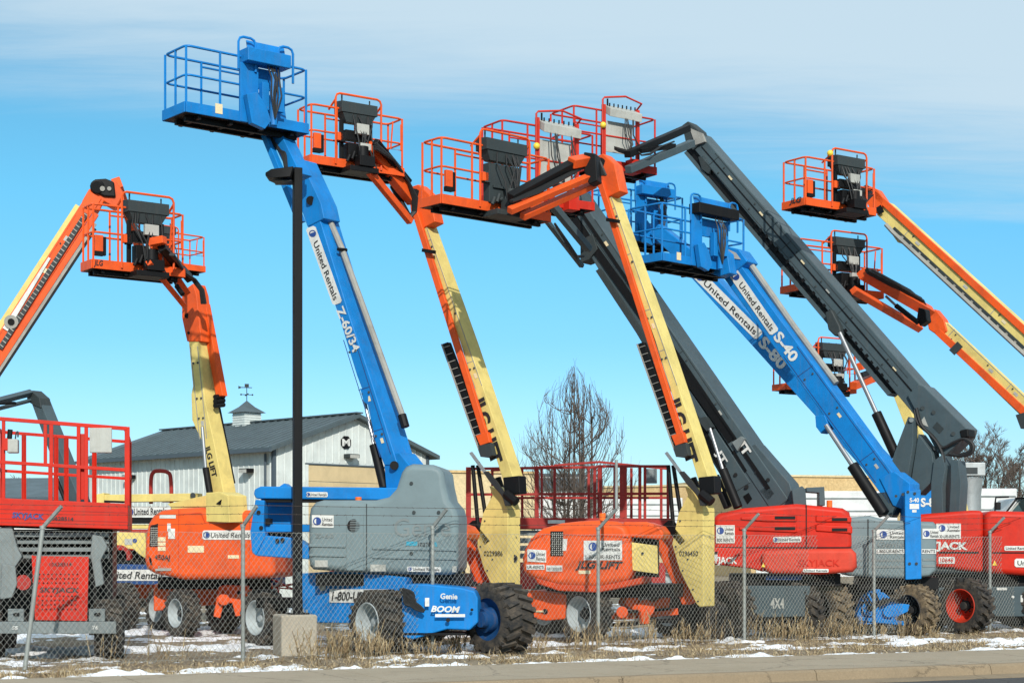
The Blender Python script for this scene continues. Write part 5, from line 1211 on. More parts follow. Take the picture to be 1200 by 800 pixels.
# thin high cloud sheet: noise on the plane the view direction meets overhead
dv = N(t, 'ShaderNodeVectorMath', operation='DIVIDE'); cb = N(t, 'ShaderNodeCombineXYZ')
zz = N(t, 'ShaderNodeMath', operation='ADD'); L(t, sep.outputs[2], zz.inputs[0]); zz.inputs[1].default_value = .08
for i in range(3): L(t, zz.outputs[0], cb.inputs[i])
L(t, g, dv.inputs[0]); L(t, cb.outputs[0], dv.inputs[1])
mp = N(t, 'ShaderNodeMapping'); mp.inputs['Scale'].default_value = (.45, 1.0, 0); mp.inputs['Rotation'].default_value = (0, 0, R(-10)); mp.inputs['Location'].default_value = (.35, .25, 0); L(t, dv.outputs[0], mp.inputs[0])
cn = N(t, 'ShaderNodeTexNoise', Scale=.9, Detail=7, Roughness=.55, Distortion=.3); L(t, mp.outputs[0], cn.inputs['Vector'])
mp2 = N(t, 'ShaderNodeMapping'); mp2.inputs['Scale'].default_value = (.55, 3.4, 0); mp2.inputs['Rotation'].default_value = (0, 0, R(-14)); L(t, dv.outputs[0], mp2.inputs[0])
cn2 = N(t, 'ShaderNodeTexNoise', Scale=1.6, Detail=9, Roughness=.68, Distortion=.9); L(t, mp2.outputs[0], cn2.inputs['Vector'])
hx = N(t, 'ShaderNodeMath', operation='MULTIPLY_ADD'); L(t, sep.outputs[0], hx.inputs[0]); hx.inputs[1].default_value = .10; L(t, sep.outputs[2], hx.inputs[2])
hm = N(t, 'ShaderNodeMapRange'); L(t, hx.outputs[0], hm.inputs[0]); hm.inputs[1].default_value = .195; hm.inputs[2].default_value = .31
nsum = N(t, 'ShaderNodeMath', operation='MULTIPLY_ADD'); L(t, cn.outputs[0], nsum.inputs[0]); nsum.inputs[1].default_value = 1.1; L(t, hm.outputs[0], nsum.inputs[2])
ns2 = N(t, 'ShaderNodeMath', operation='MULTIPLY_ADD'); L(t, cn2.outputs[0], ns2.inputs[0]); ns2.inputs[1].default_value = .42; L(t, nsum.outputs[0], ns2.inputs[2])
cf = N(t, 'ShaderNodeMapRange', interpolation_type='SMOOTHSTEP'); L(t, ns2.outputs[0], cf.inputs[0]); cf.inputs[1].default_value = .92; cf.inputs[2].default_value = 1.55; cf.inputs[4].default_value = .92
cloudc = (6.1, 7.7, 8.8)
final = mixc(t, cf.outputs[0], clear, cloudc)
L(t, final, bg.inputs['Color']); bg.inputs['Strength'].default_value = .10
scene.view_settings.view_transform = 'Standard'; scene.view_settings.look = 'None'; scene.view_settings.gamma = 1; scene.view_settings.exposure = 0

# ================================================================= ground, walk, road, snow
PE = V((8.57, 28.57, 0)); DE = V((14.17, 6.2, 0)).normalized(); NE = V((DE.y, -DE.x, 0))    # lot edge line, NE points to the street
E = lambda s, q, z=0.0: PE+DE*s+NE*q+Z*z          # s along the walk, q towards the street
WALK = 2.65
def soil():
    m, t, b = nt('dry_soil_and_straw')
    g = N(t, 'ShaderNodeNewGeometry').outputs['Position']
    a = N(t, 'ShaderNodeTexNoise', Scale=.8, Detail=8, Roughness=.7); L(t, g, a.inputs['Vector'])
    c = N(t, 'ShaderNodeTexNoise', Scale=14, Detail=6, Roughness=.75); L(t, g, c.inputs['Vector'])
    base = mixc(t, ramp(t, a.outputs[0], .35, .65), (.20, .155, .105), (.36, .29, .19))
    base = mixc(t, ramp(t, c.outputs[0], .45, .7), base, (.085, .062, .042))
    L(t, base, b.inputs['Base Color']); b.inputs['Roughness'].default_value = .95
    bp = N(t, 'ShaderNodeBump', Strength=.6, Distance=.05); L(t, c.outputs[0], bp.inputs['Height']); L(t, bp.outputs[0], b.inputs['Normal'])
    return m
def gritty(name, c1, c2, sc, bump=.3, crack=0.0):
    m, t, b = nt(name)
    g = N(t, 'ShaderNodeNewGeometry').outputs['Position']
    a = N(t, 'ShaderNodeTexNoise', Scale=.9, Detail=6, Roughness=.65); L(t, g, a.inputs['Vector'])
    c = N(t, 'ShaderNodeTexNoise', Scale=sc, Detail=4, Roughness=.7); L(t, g, c.inputs['Vector'])
    col = mixc(t, ramp(t, c.outputs[0], .35, .7), mixc(t, ramp(t, a.outputs[0], .35, .65), c1, c2), tuple(x*.7 for x in c1))
    st = N(t, 'ShaderNodeTexNoise', Scale=2.2, Detail=8, Roughness=.75, Distortion=.8); L(t, g, st.inputs['Vector'])
    k1 = N(t, 'ShaderNodeMath', operation='MULTIPLY'); L(t, ramp(t, st.outputs[0], .52, .72), k1.inputs[0]); k1.inputs[1].default_value = .5
    col = mixc(t, k1.outputs[0], col, tuple(x*.5 for x in c1))
    wv = N(t, 'ShaderNodeVectorMath', operation='MULTIPLY_ADD'); L(t, st.outputs['Color'], wv.inputs[0]); wv.inputs[1].default_value = (.5, .5, .5); L(t, g, wv.inputs[2])
    vo = N(t, 'ShaderNodeTexVoronoi', feature='DISTANCE_TO_EDGE', Scale=.42); L(t, wv.outputs[0], vo.inputs['Vector'])
    k2 = N(t, 'ShaderNodeMath', operation='MULTIPLY'); L(t, ramp(t, vo.outputs['Distance'], .0, .008, (1, 1, 1), (0, 0, 0)), k2.inputs[0]); k2.inputs[1].default_value = crack
    col = mixc(t, k2.outputs[0], col, tuple(x*.25 for x in c1))
    L(t, col, b.inputs['Base Color'])
    b.inputs['Roughness'].default_value = .9
    bp = N(t, 'ShaderNodeBump', Strength=bump, Distance=.01); L(t, c.outputs[0], bp.inputs['Height']); L(t, bp.outputs[0], b.inputs['Normal'])
    return m
M['soil'] = soil(); M['walk'] = gritty('worn_concrete_walk', (.36, .295, .205), (.42, .35, .255), 60, crack=.8); M['kerb'] = gritty('tan_kerb_concrete', (.30, .225, .14), (.25, .19, .12), 40, crack=.7)
M['asphalt'] = gritty('asphalt', (.055, .053, .052), (.085, .08, .075), 90, .5, crack=.8)
M['concrete'] = gritty('footing_concrete', (.52, .46, .36), (.42, .36, .28), 30)
g = MB(); g.add([E(-900, .0, -.02), E(900, .0, -.02), E(900, -1500, -.02), E(-900, -1500, -.02)], [(0, 1, 2, 3)]); structure(g.build('ground', 'soil', recalc=False))
w = MB(); n = 40
for i in range(n):
    s0, s1 = -60+i*3.0, -60+i*3.0+2.985
    w.prism([E(s0, 0, .03), E(s1, 0, .03), E(s1, WALK, .03), E(s0, WALK, .03)], [E(s0, 0, -.3), E(s1, 0, -.3), E(s1, WALK, -.3), E(s0, WALK, -.3)])
structure(w.build('sidewalk', 'walk', bevel=.008, seg=1))
k = MB()
for i in range(n):
    s0, s1 = -60+i*3.0, -60+i*3.0+2.99
    prof = [(WALK+.004, .032), (WALK+.13, .03), (WALK+.17, .0), (WALK+.20, -.112), (WALK+.62, -.128), (WALK+.62, -.3), (WALK+.004, -.3)]
    k.prism([E(s0, q, z) for q, z in prof], [E(s1, q, z) for q, z in prof])
structure(k.build('kerb', 'kerb'))
a = MB(); a.add([E(-900, WALK+.6, -.135), E(900, WALK+.6, -.135), E(900, 300, -.135), E(-900, 300, -.135)], [(0, 1, 2, 3)]); structure(a.build('road', 'asphalt', recalc=False))

def snow_mat():
    m, t, b = nt('old_snow')
    g = N(t, 'ShaderNodeNewGeometry').outputs['Position']
    a = N(t, 'ShaderNodeTexNoise', Scale=9, Detail=6, Roughness=.7); L(t, g, a.inputs['Vector'])
    L(t, mixc(t, ramp(t, a.outputs[0], .5, .72), (.84, .86, .88), (.46, .40, .32)), b.inputs['Base Color'])
    b.inputs['Roughness'].default_value = .7
    bp = N(t, 'ShaderNodeBump', Strength=.5, Distance=.03); L(t, a.outputs[0], bp.inputs['Height']); L(t, bp.outputs[0], b.inputs['Normal'])
    return m
M['snow'] = snow_mat()
def snow_height(s, q):
    """height of the snow above soil at (s along walk, q from walk edge, negative into the yard)"""
    a = mnoise.fractal(V((s*.23, q*.55, 3.1)), 1.0, 2.0, 4); f = mnoise.fractal(V((s*1.1, q*1.5, 8.0)), 1.0, 2.0, 5)
    d = -q
    edge = .66*math.exp(-((d-.35)/.40)**2)            # ploughed ridge along the walk
    yard = .17 if d > 3.0 else .06
    f2 = mnoise.fractal(V((s*4.3, q*5.2, 4.4)), 1.0, 2.0, 4)
    return .11*(.42*f2+a*.8+.62*f+edge+yard+.10*max(0, min(1, (-s-14)/6))-.41)
def snow_sheet():
    xs = [ -26+i*.06 for i in range(760)]; ds = []; d = .03
    while d < 26: ds.append(d); d += .045+d*.009
    vs = []; hs = []
    for s in xs:
        for d in ds:
            h = snow_height(s, -d); hs.append(h); vs.append(E(s, -d, min(h, .11)-.018))
    nd = len(ds); fs = []
    for i in range(len(xs)-1):
        for j in range(nd-1):
            q = (i*nd+j, i*nd+j+1, (i+1)*nd+j+1, (i+1)*nd+j)
            if max(hs[k] for k in q) > 0: fs.append(q)
    m = MB(); m.v = vs; m.f = fs
    o = m.build('snow_patches', 'snow', smooth=True, recalc=False, angle=80)
    bm = bmesh.new(); bm.from_mesh(o.data); bmesh.ops.delete(bm, geom=[v for v in bm.verts if not v.link_faces], context='VERTS'); bm.to_mesh(o.data); bm.free()
    tag(o, 'patches of old white snow lying on the soil of the yard', 'snow', kind='stuff')
snow_sheet()

def straw_mat():
    m, t, b = nt('dry_grass_straw')
    i = N(t, 'ShaderNodeNewGeometry').outputs['Random Per Island']
    r = N(t, 'ShaderNodeValToRGB'); L(t, i, r.inputs[0]); r.color_ramp.elements[0].color = (.17, .11, .055, 1); r.color_ramp.elements[1].color = (.56, .45, .27, 1)
    e = r.color_ramp.elements.new(.5); e.color = (.36, .265, .145, 1)
    L(t, r.outputs[0], b.inputs['Base Color']); b.inputs['Roughness'].default_value = .8
    return m
M['straw'] = straw_mat()
rg = random.Random(5)
FP0 = None
def blade(m, p, h, lean, w, rg):
    a = rg.uniform(0, 6.283); d = V((math.cos(a), math.sin(a), 0)); s = V((-d.y, d.x, 0))*w
    p1 = p+d*lean*.35+Z*h*.6; p2 = p+d*lean+Z*h
    m.add([p-s, p+s, p1+s*.7, p1-s*.7, p2], [(0, 1, 2, 3), (3, 2, 4)])
def fence_pt(k):
    Yk = 24.1*(1+.0777*k); return V((((-572+232.2*k)/(1+.0777*k))*Yk/F, Yk, 0))
def grass():
    m = MB()
    for c in range(4200):
        s = rg.uniform(-25, 9)
        wdt = 1.9+max(0, (s+16))*.20                      # the strip widens to the right as the fence draws away
        d = abs(rg.gauss(wdt*.5, wdt*.36)) if rg.random() < .78 else rg.uniform(.3, wdt+5)
        p = E(s, -d-.05)
        den = mnoise.noise(V((s*.55, d*1.0, 2)))+.5*mnoise.noise(V((s*2.1, d*2.4, 7)))
        if snow_height(s, -d) > .02 and rg.random() < .85: continue
        if den < -.05 and rg.random() < .85: continue
        hgt = rg.uniform(.025, .07) if rg.random() > .10+den*.4 else rg.uniform(.08, .18)
        for b in range(rg.randint(7, 14)):
            q = p+V((rg.gauss(0, .08), rg.gauss(0, .08), -.02))
            h = hgt*rg.uniform(.5, 1.2); blade(m, q, h, h*rg.uniform(.4, 2.2), rg.uniform(.003, .007), rg)
    # tall seed heads and weeds in clumps along the fence
    for c in range(9000):      # loose straw lying flat over the soil
        s = rg.uniform(-25, 4.5); d = rg.uniform(.05, 11)*rg.random()**.5; p = E(s, -d-.03, -.005); blade(m, p, rg.uniform(.01, .05), rg.uniform(.08, .3), rg.uniform(.005, .012), rg)
    for c in range(80):
        k = rg.choice((rg.uniform(-.6, 7), rg.gauss(1.75, .25), rg.gauss(3.1, .3), rg.gauss(4.35, .3), rg.gauss(5.2, .3))); pc = fence_pt(k)+V((rg.gauss(0, .2), rg.gauss(0, .3), -.02))
        h = rg.uniform(.22, .55)
        for b in range(rg.randint(4, 12)):
            q = pc+V((rg.gauss(0, .12), rg.gauss(0, .1), 0)); hh = h*rg.uniform(.5, 1.1); a = rg.uniform(0, 6.28); ln = hh*rg.uniform(.1, .5)
            tip = q+V((math.cos(a)*ln, math.sin(a)*ln, hh)); m.tube([q, q.lerp(tip, .5)+V((0, 0, .03)), tip], .0045, 3)
            for e in range(rg.randint(4, 10)): blade(m, q.lerp(tip, rg.uniform(.2, 1)), rg.uniform(.05, .12), rg.uniform(.03, .12), .007, rg)
    o = m.build('dry_grass', 'straw', recalc=False)
    tag(o, 'dry straw coloured grass and weeds along the foot of the fence', 'grass', kind='stuff')
grass()

# ================================================================= chain link fence
M['galv'] = paint('weathered_galvanised_post', (.33, .35, .33), .55, .4, metal=.35)
M['wire'] = plain('grey_fence_wire', (.36, .36, .32), .5, .4)
M['rusty_wire'] = plain('dark_barbed_wire', (.07, .05, .04), .7, .4)
def fence():
    c = fence_pt(3); r = thing('chain_link_fence', (c.x, c.y, 0), 'chain link fence with angled arms and barbed wire along the front of the yard', 'fence')
    tops = []; arms = []
    for k in range(-1, 9):
        p = fence_pt(k); h = 2.05; t_ = p+Z*h
        if k == 0: t_ = W(50, 618, 24.1); p = W(28, 786, 24.1); p.z = -.05
        m = MB(); m.cyl(p-Z*.05, t_, .032, seg=12); m.cyl(t_-Z*.02, t_+Z*.03, .042, seg=12)
        o = m.build('fence_post', 'galv', r, smooth=True)
        off = V((.24, -.20, .30)) if k else V((.30, -.12, .30))
        if k == 3: off = V((.30, -.25, .34))
        a = MB(); a.beam(t_, t_+off, .035, .05); q = a.build('barb_arm', 'galv', o)
        if k == 3:
            a = MB(); a.cyl(t_+off, t_+off+Z*.85, .026, seg=10); a.build('post_extension', 'galv', o, smooth=True)
        tops.append(t_); arms.append(t_+off)
    # woven fabric: two sets of slanted wires standing 1.95 m high
    P0, P1 = fence_pt(-1), fence_pt(8); dr = (P1-P0); ln = dr.length; dr.normalize(); nn = V((dr.y, -dr.x, 0))
    hgt = 1.93; pitch = .085; ang = math.radians(52); run = hgt/math.tan(ang)
    m = MB()
    def wire(a, b, r_):
        t = (b-a).normalized(); s = nn; u = t.cross(s)
        m.add([a+s*r_, a-s*r_*.5+u*r_*.87, a-s*r_*.5-u*r_*.87, b+s*r_, b-s*r_*.5+u*r_*.87, b-s*r_*.5-u*r_*.87], [(0, 1, 4, 3), (1, 2, 5, 4), (2, 0, 3, 5)])
    x = -run
    while x < ln:
        for sg in (1, -1):
            a, b = (x, x+run) if sg > 0 else (x+run, x)
            z0, z1 = .03, .03+hgt
            # clip to the run of the fence
            def cl(xa, za, xb, zb):
                if xa < 0: f = -xa/(xb-xa); xa, za = 0, za+(zb-za)*f
                if xa > ln: f = (ln-xa)/(xb-xa); xa, za = ln, za+(zb-za)*f
                return xa, za
            a, z0c = cl(a, z0, b, z1); b, z1c = cl(b, z1, a, z0c)
            sag = lambda xx: math.sin(xx*1.7)*.008
            wire(P0+dr*a+Z*z0c+nn*(.04+.003*sg+sag(a)), P0+dr*b+Z*z1c+nn*(.04+.003*sg+sag(b)), .0026)
        x += pitch
    m.build('chain_link_mesh', 'wire', r, recalc=False)
    m = MB()
    for z in (.05, 1.95): m.tube([P0+dr*(ln*i/60)+Z*(z+.01*math.sin(i*1.9))+nn*.045 for i in range(61)], .0022, 4)
    m.build('tension_wire', 'wire', r, recalc=False)
    rb = random.Random(3); m = MB()
    for f_ in (.15, .55, .97):
        for i in range(len(tops)-1):
            a, b = tops[i].lerp(arms[i], f_), tops[i+1].lerp(arms[i+1], f_); a = a+Z*.02; b = b+Z*.02; sg = rb.uniform(.0, .05)
            m.tube([a.lerp(b, j/10)-Z*sg*math.sin(math.pi*j/10) for j in range(11)], .0042, 4)
            for j in range(24):
                c = a.lerp(b, (j+.5)/24)-Z*sg*math.sin(math.pi*(j+.5)/24); d = V((rb.uniform(-1, 1), rb.uniform(-1, 1), rb.uniform(-1, 1))).normalized()*.02; m.beam(c-d, c+d, .004, .004)
    m.build('barbed_wire', 'rusty_wire', r, recalc=False)
fence()

# ================================================================= lamp pole
def lamp():
    Y = 27.8; b = W(350, 643, Y); r = thing('lamp_pole', (b.x, b.y, 0), 'tall square black lamp pole on a concrete footing, in front of the blue lift', 'lamp post')
    m = MB(); w = .145; d1 = V((.93, .37, 0)); d2 = V((-.37, .93, 0))
    tp = W(350, 197, Y); m.box((b.x-.02, b.y, (tp.z+.9)/2), d1, d2, Z, w*.95, w*.95, tp.z-.9)
    p = m.build('pole', 'black', r, bevel=.012); 
    h = MB(); c = W(330, 209, Y); 
    lf = W(313, 209, Y); rt = W(346, 206, Y)
    h.prism([lf+V((0, -.2, .05)), lf+V((.1, -.25, .1)), rt+V((0, -.25, .1)), rt+V((0, .25, .1)), lf+V((.1, .25, .1)), lf+V((0, .2, .05))], [lf+V((0, -.2, .0)), lf+V((.12, -.25, -.05)), rt+V((-.05, -.25, -.07)), rt+V((-.05, .25, -.07)), lf+V((.12, .25, -.05)), lf+V((0, .2, .0))])
    hd = h.build('lamp_head', 'black', r, bevel=.01); h = MB(); h.box(c-Z*.07+V((.03, 0, 0)), (1, 0, 0), (0, 1, 0), Z, .3, .34, .01); h.build('lens', 'console', hd)
    f = MB(); f.box((b.x-.06, b.y, .3), d1, d2, Z, .60, .60, .68); ft = f.build('footing', 'concrete', r, bevel=.035, seg=3)
    f = MB(); f.box((b.x-.02, b.y, .655), d1, d2, Z, .32, .32, .025); bpl = f.build('base_plate', 'black', p, bevel=.005)
    for i in (-1, 1):
        for j in (-1, 1): q = V((b.x-.02, b.y, .66))+d1*.125*i+d2*.125*j; MB().cyl(q, q+Z*.06, .017, seg=6).build('bolt', 'galv', p)
    f = MB(); f.box(V((b.x-.02, b.y, 1.25))-d2*.071, d1, d2, Z, .07, .006, .16); f.build('hand_hole_cover', 'console', p)
    f = MB(); f.box((b.x-.02, b.y, .78), d1, d2, Z, .145, .145, .26); f.build('pole_shoe', 'black', p, bevel=.01)
lamp()

# ================================================================= buildings
M['siding'] = paint('white_metal_siding', (.64, .685, .655), .55, .14, fade=.05); M['roof_slate'] = paint('slate_blue_metal_roof', (.08, .108, .118), .42, .2, fade=.06)
M['trim'] = paint('dark_slate_trim', (.075, .10, .12), .45, .1); M['door_tan'] = paint('tan_garage_door', (.60, .47, .27), .5, .12); M['tan_wall'] = gritty('tan_painted_block', (.62, .43, .20), (.68, .5, .26), 8, .1)
M['tan_light'] = gritty('light_tan_block', (.72, .58, .34), (.68, .53, .3), 8, .1); M['white_wall'] = paint('white_trailer_panel', (.7, .71, .7), .45, .15)
def barn():
    C0 = V((-8.1, 58, 0)); g = V((.70, .71, 0)).normalized(); l = V((-g.y, g.x, 0)); wdt, ln = 7.1, 11.65; ez, pz = 5.2, 6.42
    r = thing('metal_barn', tuple(C0+g*3+l*6), 'white ribbed metal barn with slate blue gable roof and tan garage door', 'building')
    Q = lambda a, b, z: C0+g*a+l*b+Z*z
    wl = MB()
    wl.prism([Q(0, 0, 0), Q(wdt, 0, 0), Q(wdt, 0, ez), Q(wdt/2, 0, pz), Q(0, 0, ez)], [Q(0, ln, 0), Q(wdt, ln, 0), Q(wdt, ln, ez), Q(wdt/2, ln, pz), Q(0, ln, ez)])
    for i in range(int(ln/.3)):
        b = .15+i*.3; wl.prism([Q(-.003, b, .05), Q(-.025, b+.02, .05), Q(-.025, b+.05, .05), Q(-.003, b+.07, .05)], [Q(-.003, b, ez-.02), Q(-.025, b+.02, ez-.02), Q(-.025, b+.05, ez-.02), Q(-.003, b+.07, ez-.02)])
    for i in range(int(wdt/.3)):
        a = .15+i*.3; zt = ez+(pz-ez)*(1-abs(a-wdt/2)/(wdt/2))-.04
        if 1.35 < a < 5.8: zb = 4.72
        else: zb = .05
        wl.prism([Q(a, -.003, zb), Q(a+.02, -.022, zb), Q(a+.05, -.022, zb), Q(a+.07, -.003, zb)], [Q(a, -.003, zt), Q(a+.02, -.022, zt), Q(a+.05, -.022, zt), Q(a+.07, -.003, zt)])
    wl.build('wall', 'siding', r)
    ov = .32; sl = (pz-ez)/(wdt/2); rf = MB(); th = .14
    for sgn in (-1, 1):
        a0, a1 = (-ov, wdt/2) if sgn < 0 else (wdt+ov, wdt/2); z0, z1 = ez-ov*sl+.06, pz+.06
        rf.prism([Q(a0, -ov, z0), Q(a1, -ov, z1), Q(a1, ln+ov, z1), Q(a0, ln+ov, z0)], [Q(a0, -ov, z0-th), Q(a1, -ov, z1-th), Q(a1, ln+ov, z1-th), Q(a0, ln+ov, z0-th)])
        for i in range(int(ln/.45)+1):
            b = -ov+.1+i*.45; rf.prism([Q(a0, b, z0+.004), Q(a0, b+.05, z0+.004), Q(a0, b+.04, z0+.035), Q(a0, b+.01, z0+.035)], [Q(a1, b, z1+.004), Q(a1, b+.05, z1+.004), Q(a1, b+.04, z1+.035), Q(a1, b+.01, z1+.035)])
    rf.beam(Q(wdt/2, -ov-.01, pz+.09), Q(wdt/2, ln+ov+.01, pz+.09), .3, .05, side=g)
    roof = rf.build('roof', 'roof_slate', r)
    gt = MB(); gt.beam(Q(-ov-.06, -ov, ez-ov*sl-.05), Q(-ov-.06, ln+ov, ez-ov*sl-.05), .12, .11, side=g); gt.cyl(Q(-.09, .35, .1), Q(-.09, .35, ez-.25), .045, seg=8); gt.build('gutter', 'trim', r)
    tr = MB()
    for a, b, dx, dy in ((-.02, -.02, .1, .1), (wdt-.06, -.03, .1, .1)): tr.box(Q(a+dx/2-.02, b+dy/2-.02, (ez-.06)/2+.02), g, l, Z, dx+.02, dy+.02, ez-.1)
    tr.build('corner_trim', 'trim', r)
    d0, d1, dz = 1.45, 5.7, 4.62
    dr = MB(); n = 8
    for i in range(n): dr.box(Q((d0+d1)/2, -.005, dz*(i+.5)/n), g, l, Z, d1-d0, .05, dz/n-.02)
    gd = dr.build('garage_door', 'door_tan', r, bevel=.008)
    f = MB(); f.box(Q(d0-.06, -.03, dz/2), g, l, Z, .12, .08, dz); f.box(Q(d1+.06, -.03, dz/2), g, l, Z, .12, .08, dz); f.build('door_frame', 'siding', r)
    f = MB(); f.box(Q((d0+d1)/2, -.03, dz+.03), g, l, Z, d1-d0+.2, .08, .05); f.build('door_header', 'trim', r)
    def light(a, b, z, face):
        m = MB(); ax = g if face == 'g' else l; out = -l if face == 'g' else -g
        m.box(Q(a, b, z)+out*.18, ax, out, Z, .5, .3, .14); o = m.build('wall_light', 'black' if face != 'g' else 'console', r, bevel=.02)
        m = MB(); m.box(Q(a, b, z-.02)+out*.34, ax, out, Z, .4, .03, .12); m.build('lens', 'offwhite', o)
    light(3.3, 0, 4.98, 'g'); light(0, 1.3, 4.4, 'l'); light(0, 8.6, 4.4, 'l')
    m = MB(); e = V((3.15, 0, 5.28)); ring = [Q(3.15+.24*math.cos(R(22.5+45*i)), -.06, 5.46+.24*math.sin(R(22.5+45*i))) for i in range(8)]
    m.prism(ring, [p+l*.03 for p in ring]); em = m.build('emblem_sign', 'black', r)
    q = Pl(0, 0, 1, (-l.x, -l.y)); q.P = Q(3.15, -.06, 5.46)
    c = Q(3.15, -.06, 5.46); px = 600+c.x/c.y*F; py = HY-(c.z-CAMH)/c.y*F
    lettering(em, q, 'M', (px-4.6, py+4), (px+4.6, py+4), 8.5, 'white', off=.02, bold=.03)
    bs = MB(); bs.box(Q(-.06, 4.6, 2.95), l, g, Z, .5, .03, .36); bs.build('blue_sign', 'ur_blue', r)
    # cupola with weathervane
    c = Q(wdt/2, 6.3, pz); cu = MB(); cu.box(c+Z*.05, g, l, Z, .76, .76, .82); cb_ = cu.build('cupola', 'siding', r)
    m = MB()
    for i in range(5): m.box(c+Z*(.0+i*.09), g, l, Z, .80, .80, .03)
    m.build('louvre', 'siding', cb_); m = MB()
    q_ = lambda a, b, z: c+g*a+l*b+Z*z
    m.add([q_(-.52, -.52, .45), q_(.52, -.52, .45), q_(.52, .52, .45), q_(-.52, .52, .45), q_(-.22, -.22, .68), q_(.22, -.22, .68), q_(.22, .22, .68), q_(-.22, .22, .68), q_(0, 0, .93)], [(3, 2, 1, 0), (0, 1, 5, 4), (1, 2, 6, 5), (2, 3, 7, 6), (3, 0, 4, 7), (4, 5, 8), (5, 6, 8), (6, 7, 8), (7, 4, 8)]); m.build('cupola_roof', 'roof_slate', cb_)
    m = MB(); m.cyl(c+Z*.88, c+Z*1.5, .016, seg=6)
    for ang in (0, 90): 
        a = V((math.cos(R(ang+20)), math.sin(R(ang+20)), 0)); m.cyl(c+Z*1.15-a*.22, c+Z*1.15+a*.22, .013, seg=6); m.ball(c+Z*1.15-a*.22, .035, 5); m.ball(c+Z*1.15+a*.22, .035, 5)
    a = V((.95, .3, 0)); m.beam(c+Z*1.42-a*.3, c+Z*1.42+a*.2, .02, .03, side=(0, 1, 0)); m.prism([c+Z*1.36-a*.32, c+Z*1.48-a*.32, c+Z*1.42-a*.17], [p+V((-.006, .02, 0)) for p in (c+Z*1.36-a*.32, c+Z*1.48-a*.32, c+Z*1.42-a*.17)]); m.box(c+Z*1.5, a, V((-.3, .95, 0)), Z, .16, .02, .12); m.build('weathervane', 'console', cb_)
    def pipe(a, b, z0, z1, rr):
        m = MB(); p = Q(a, b, z0); m.cyl(p, p+Z*(z1-z0), rr, seg=10); m.cyl(p+Z*(z1-z0-.1), p+Z*(z1-z0+.1), rr*1.5, seg=10); m.build('vent_pipe', 'steel', roof, smooth=True)
    pipe(.9, 4.9, 5.4, 7.0, .08); pipe(4.4, 4.3, 6.0, 7.3, .08)
barn()

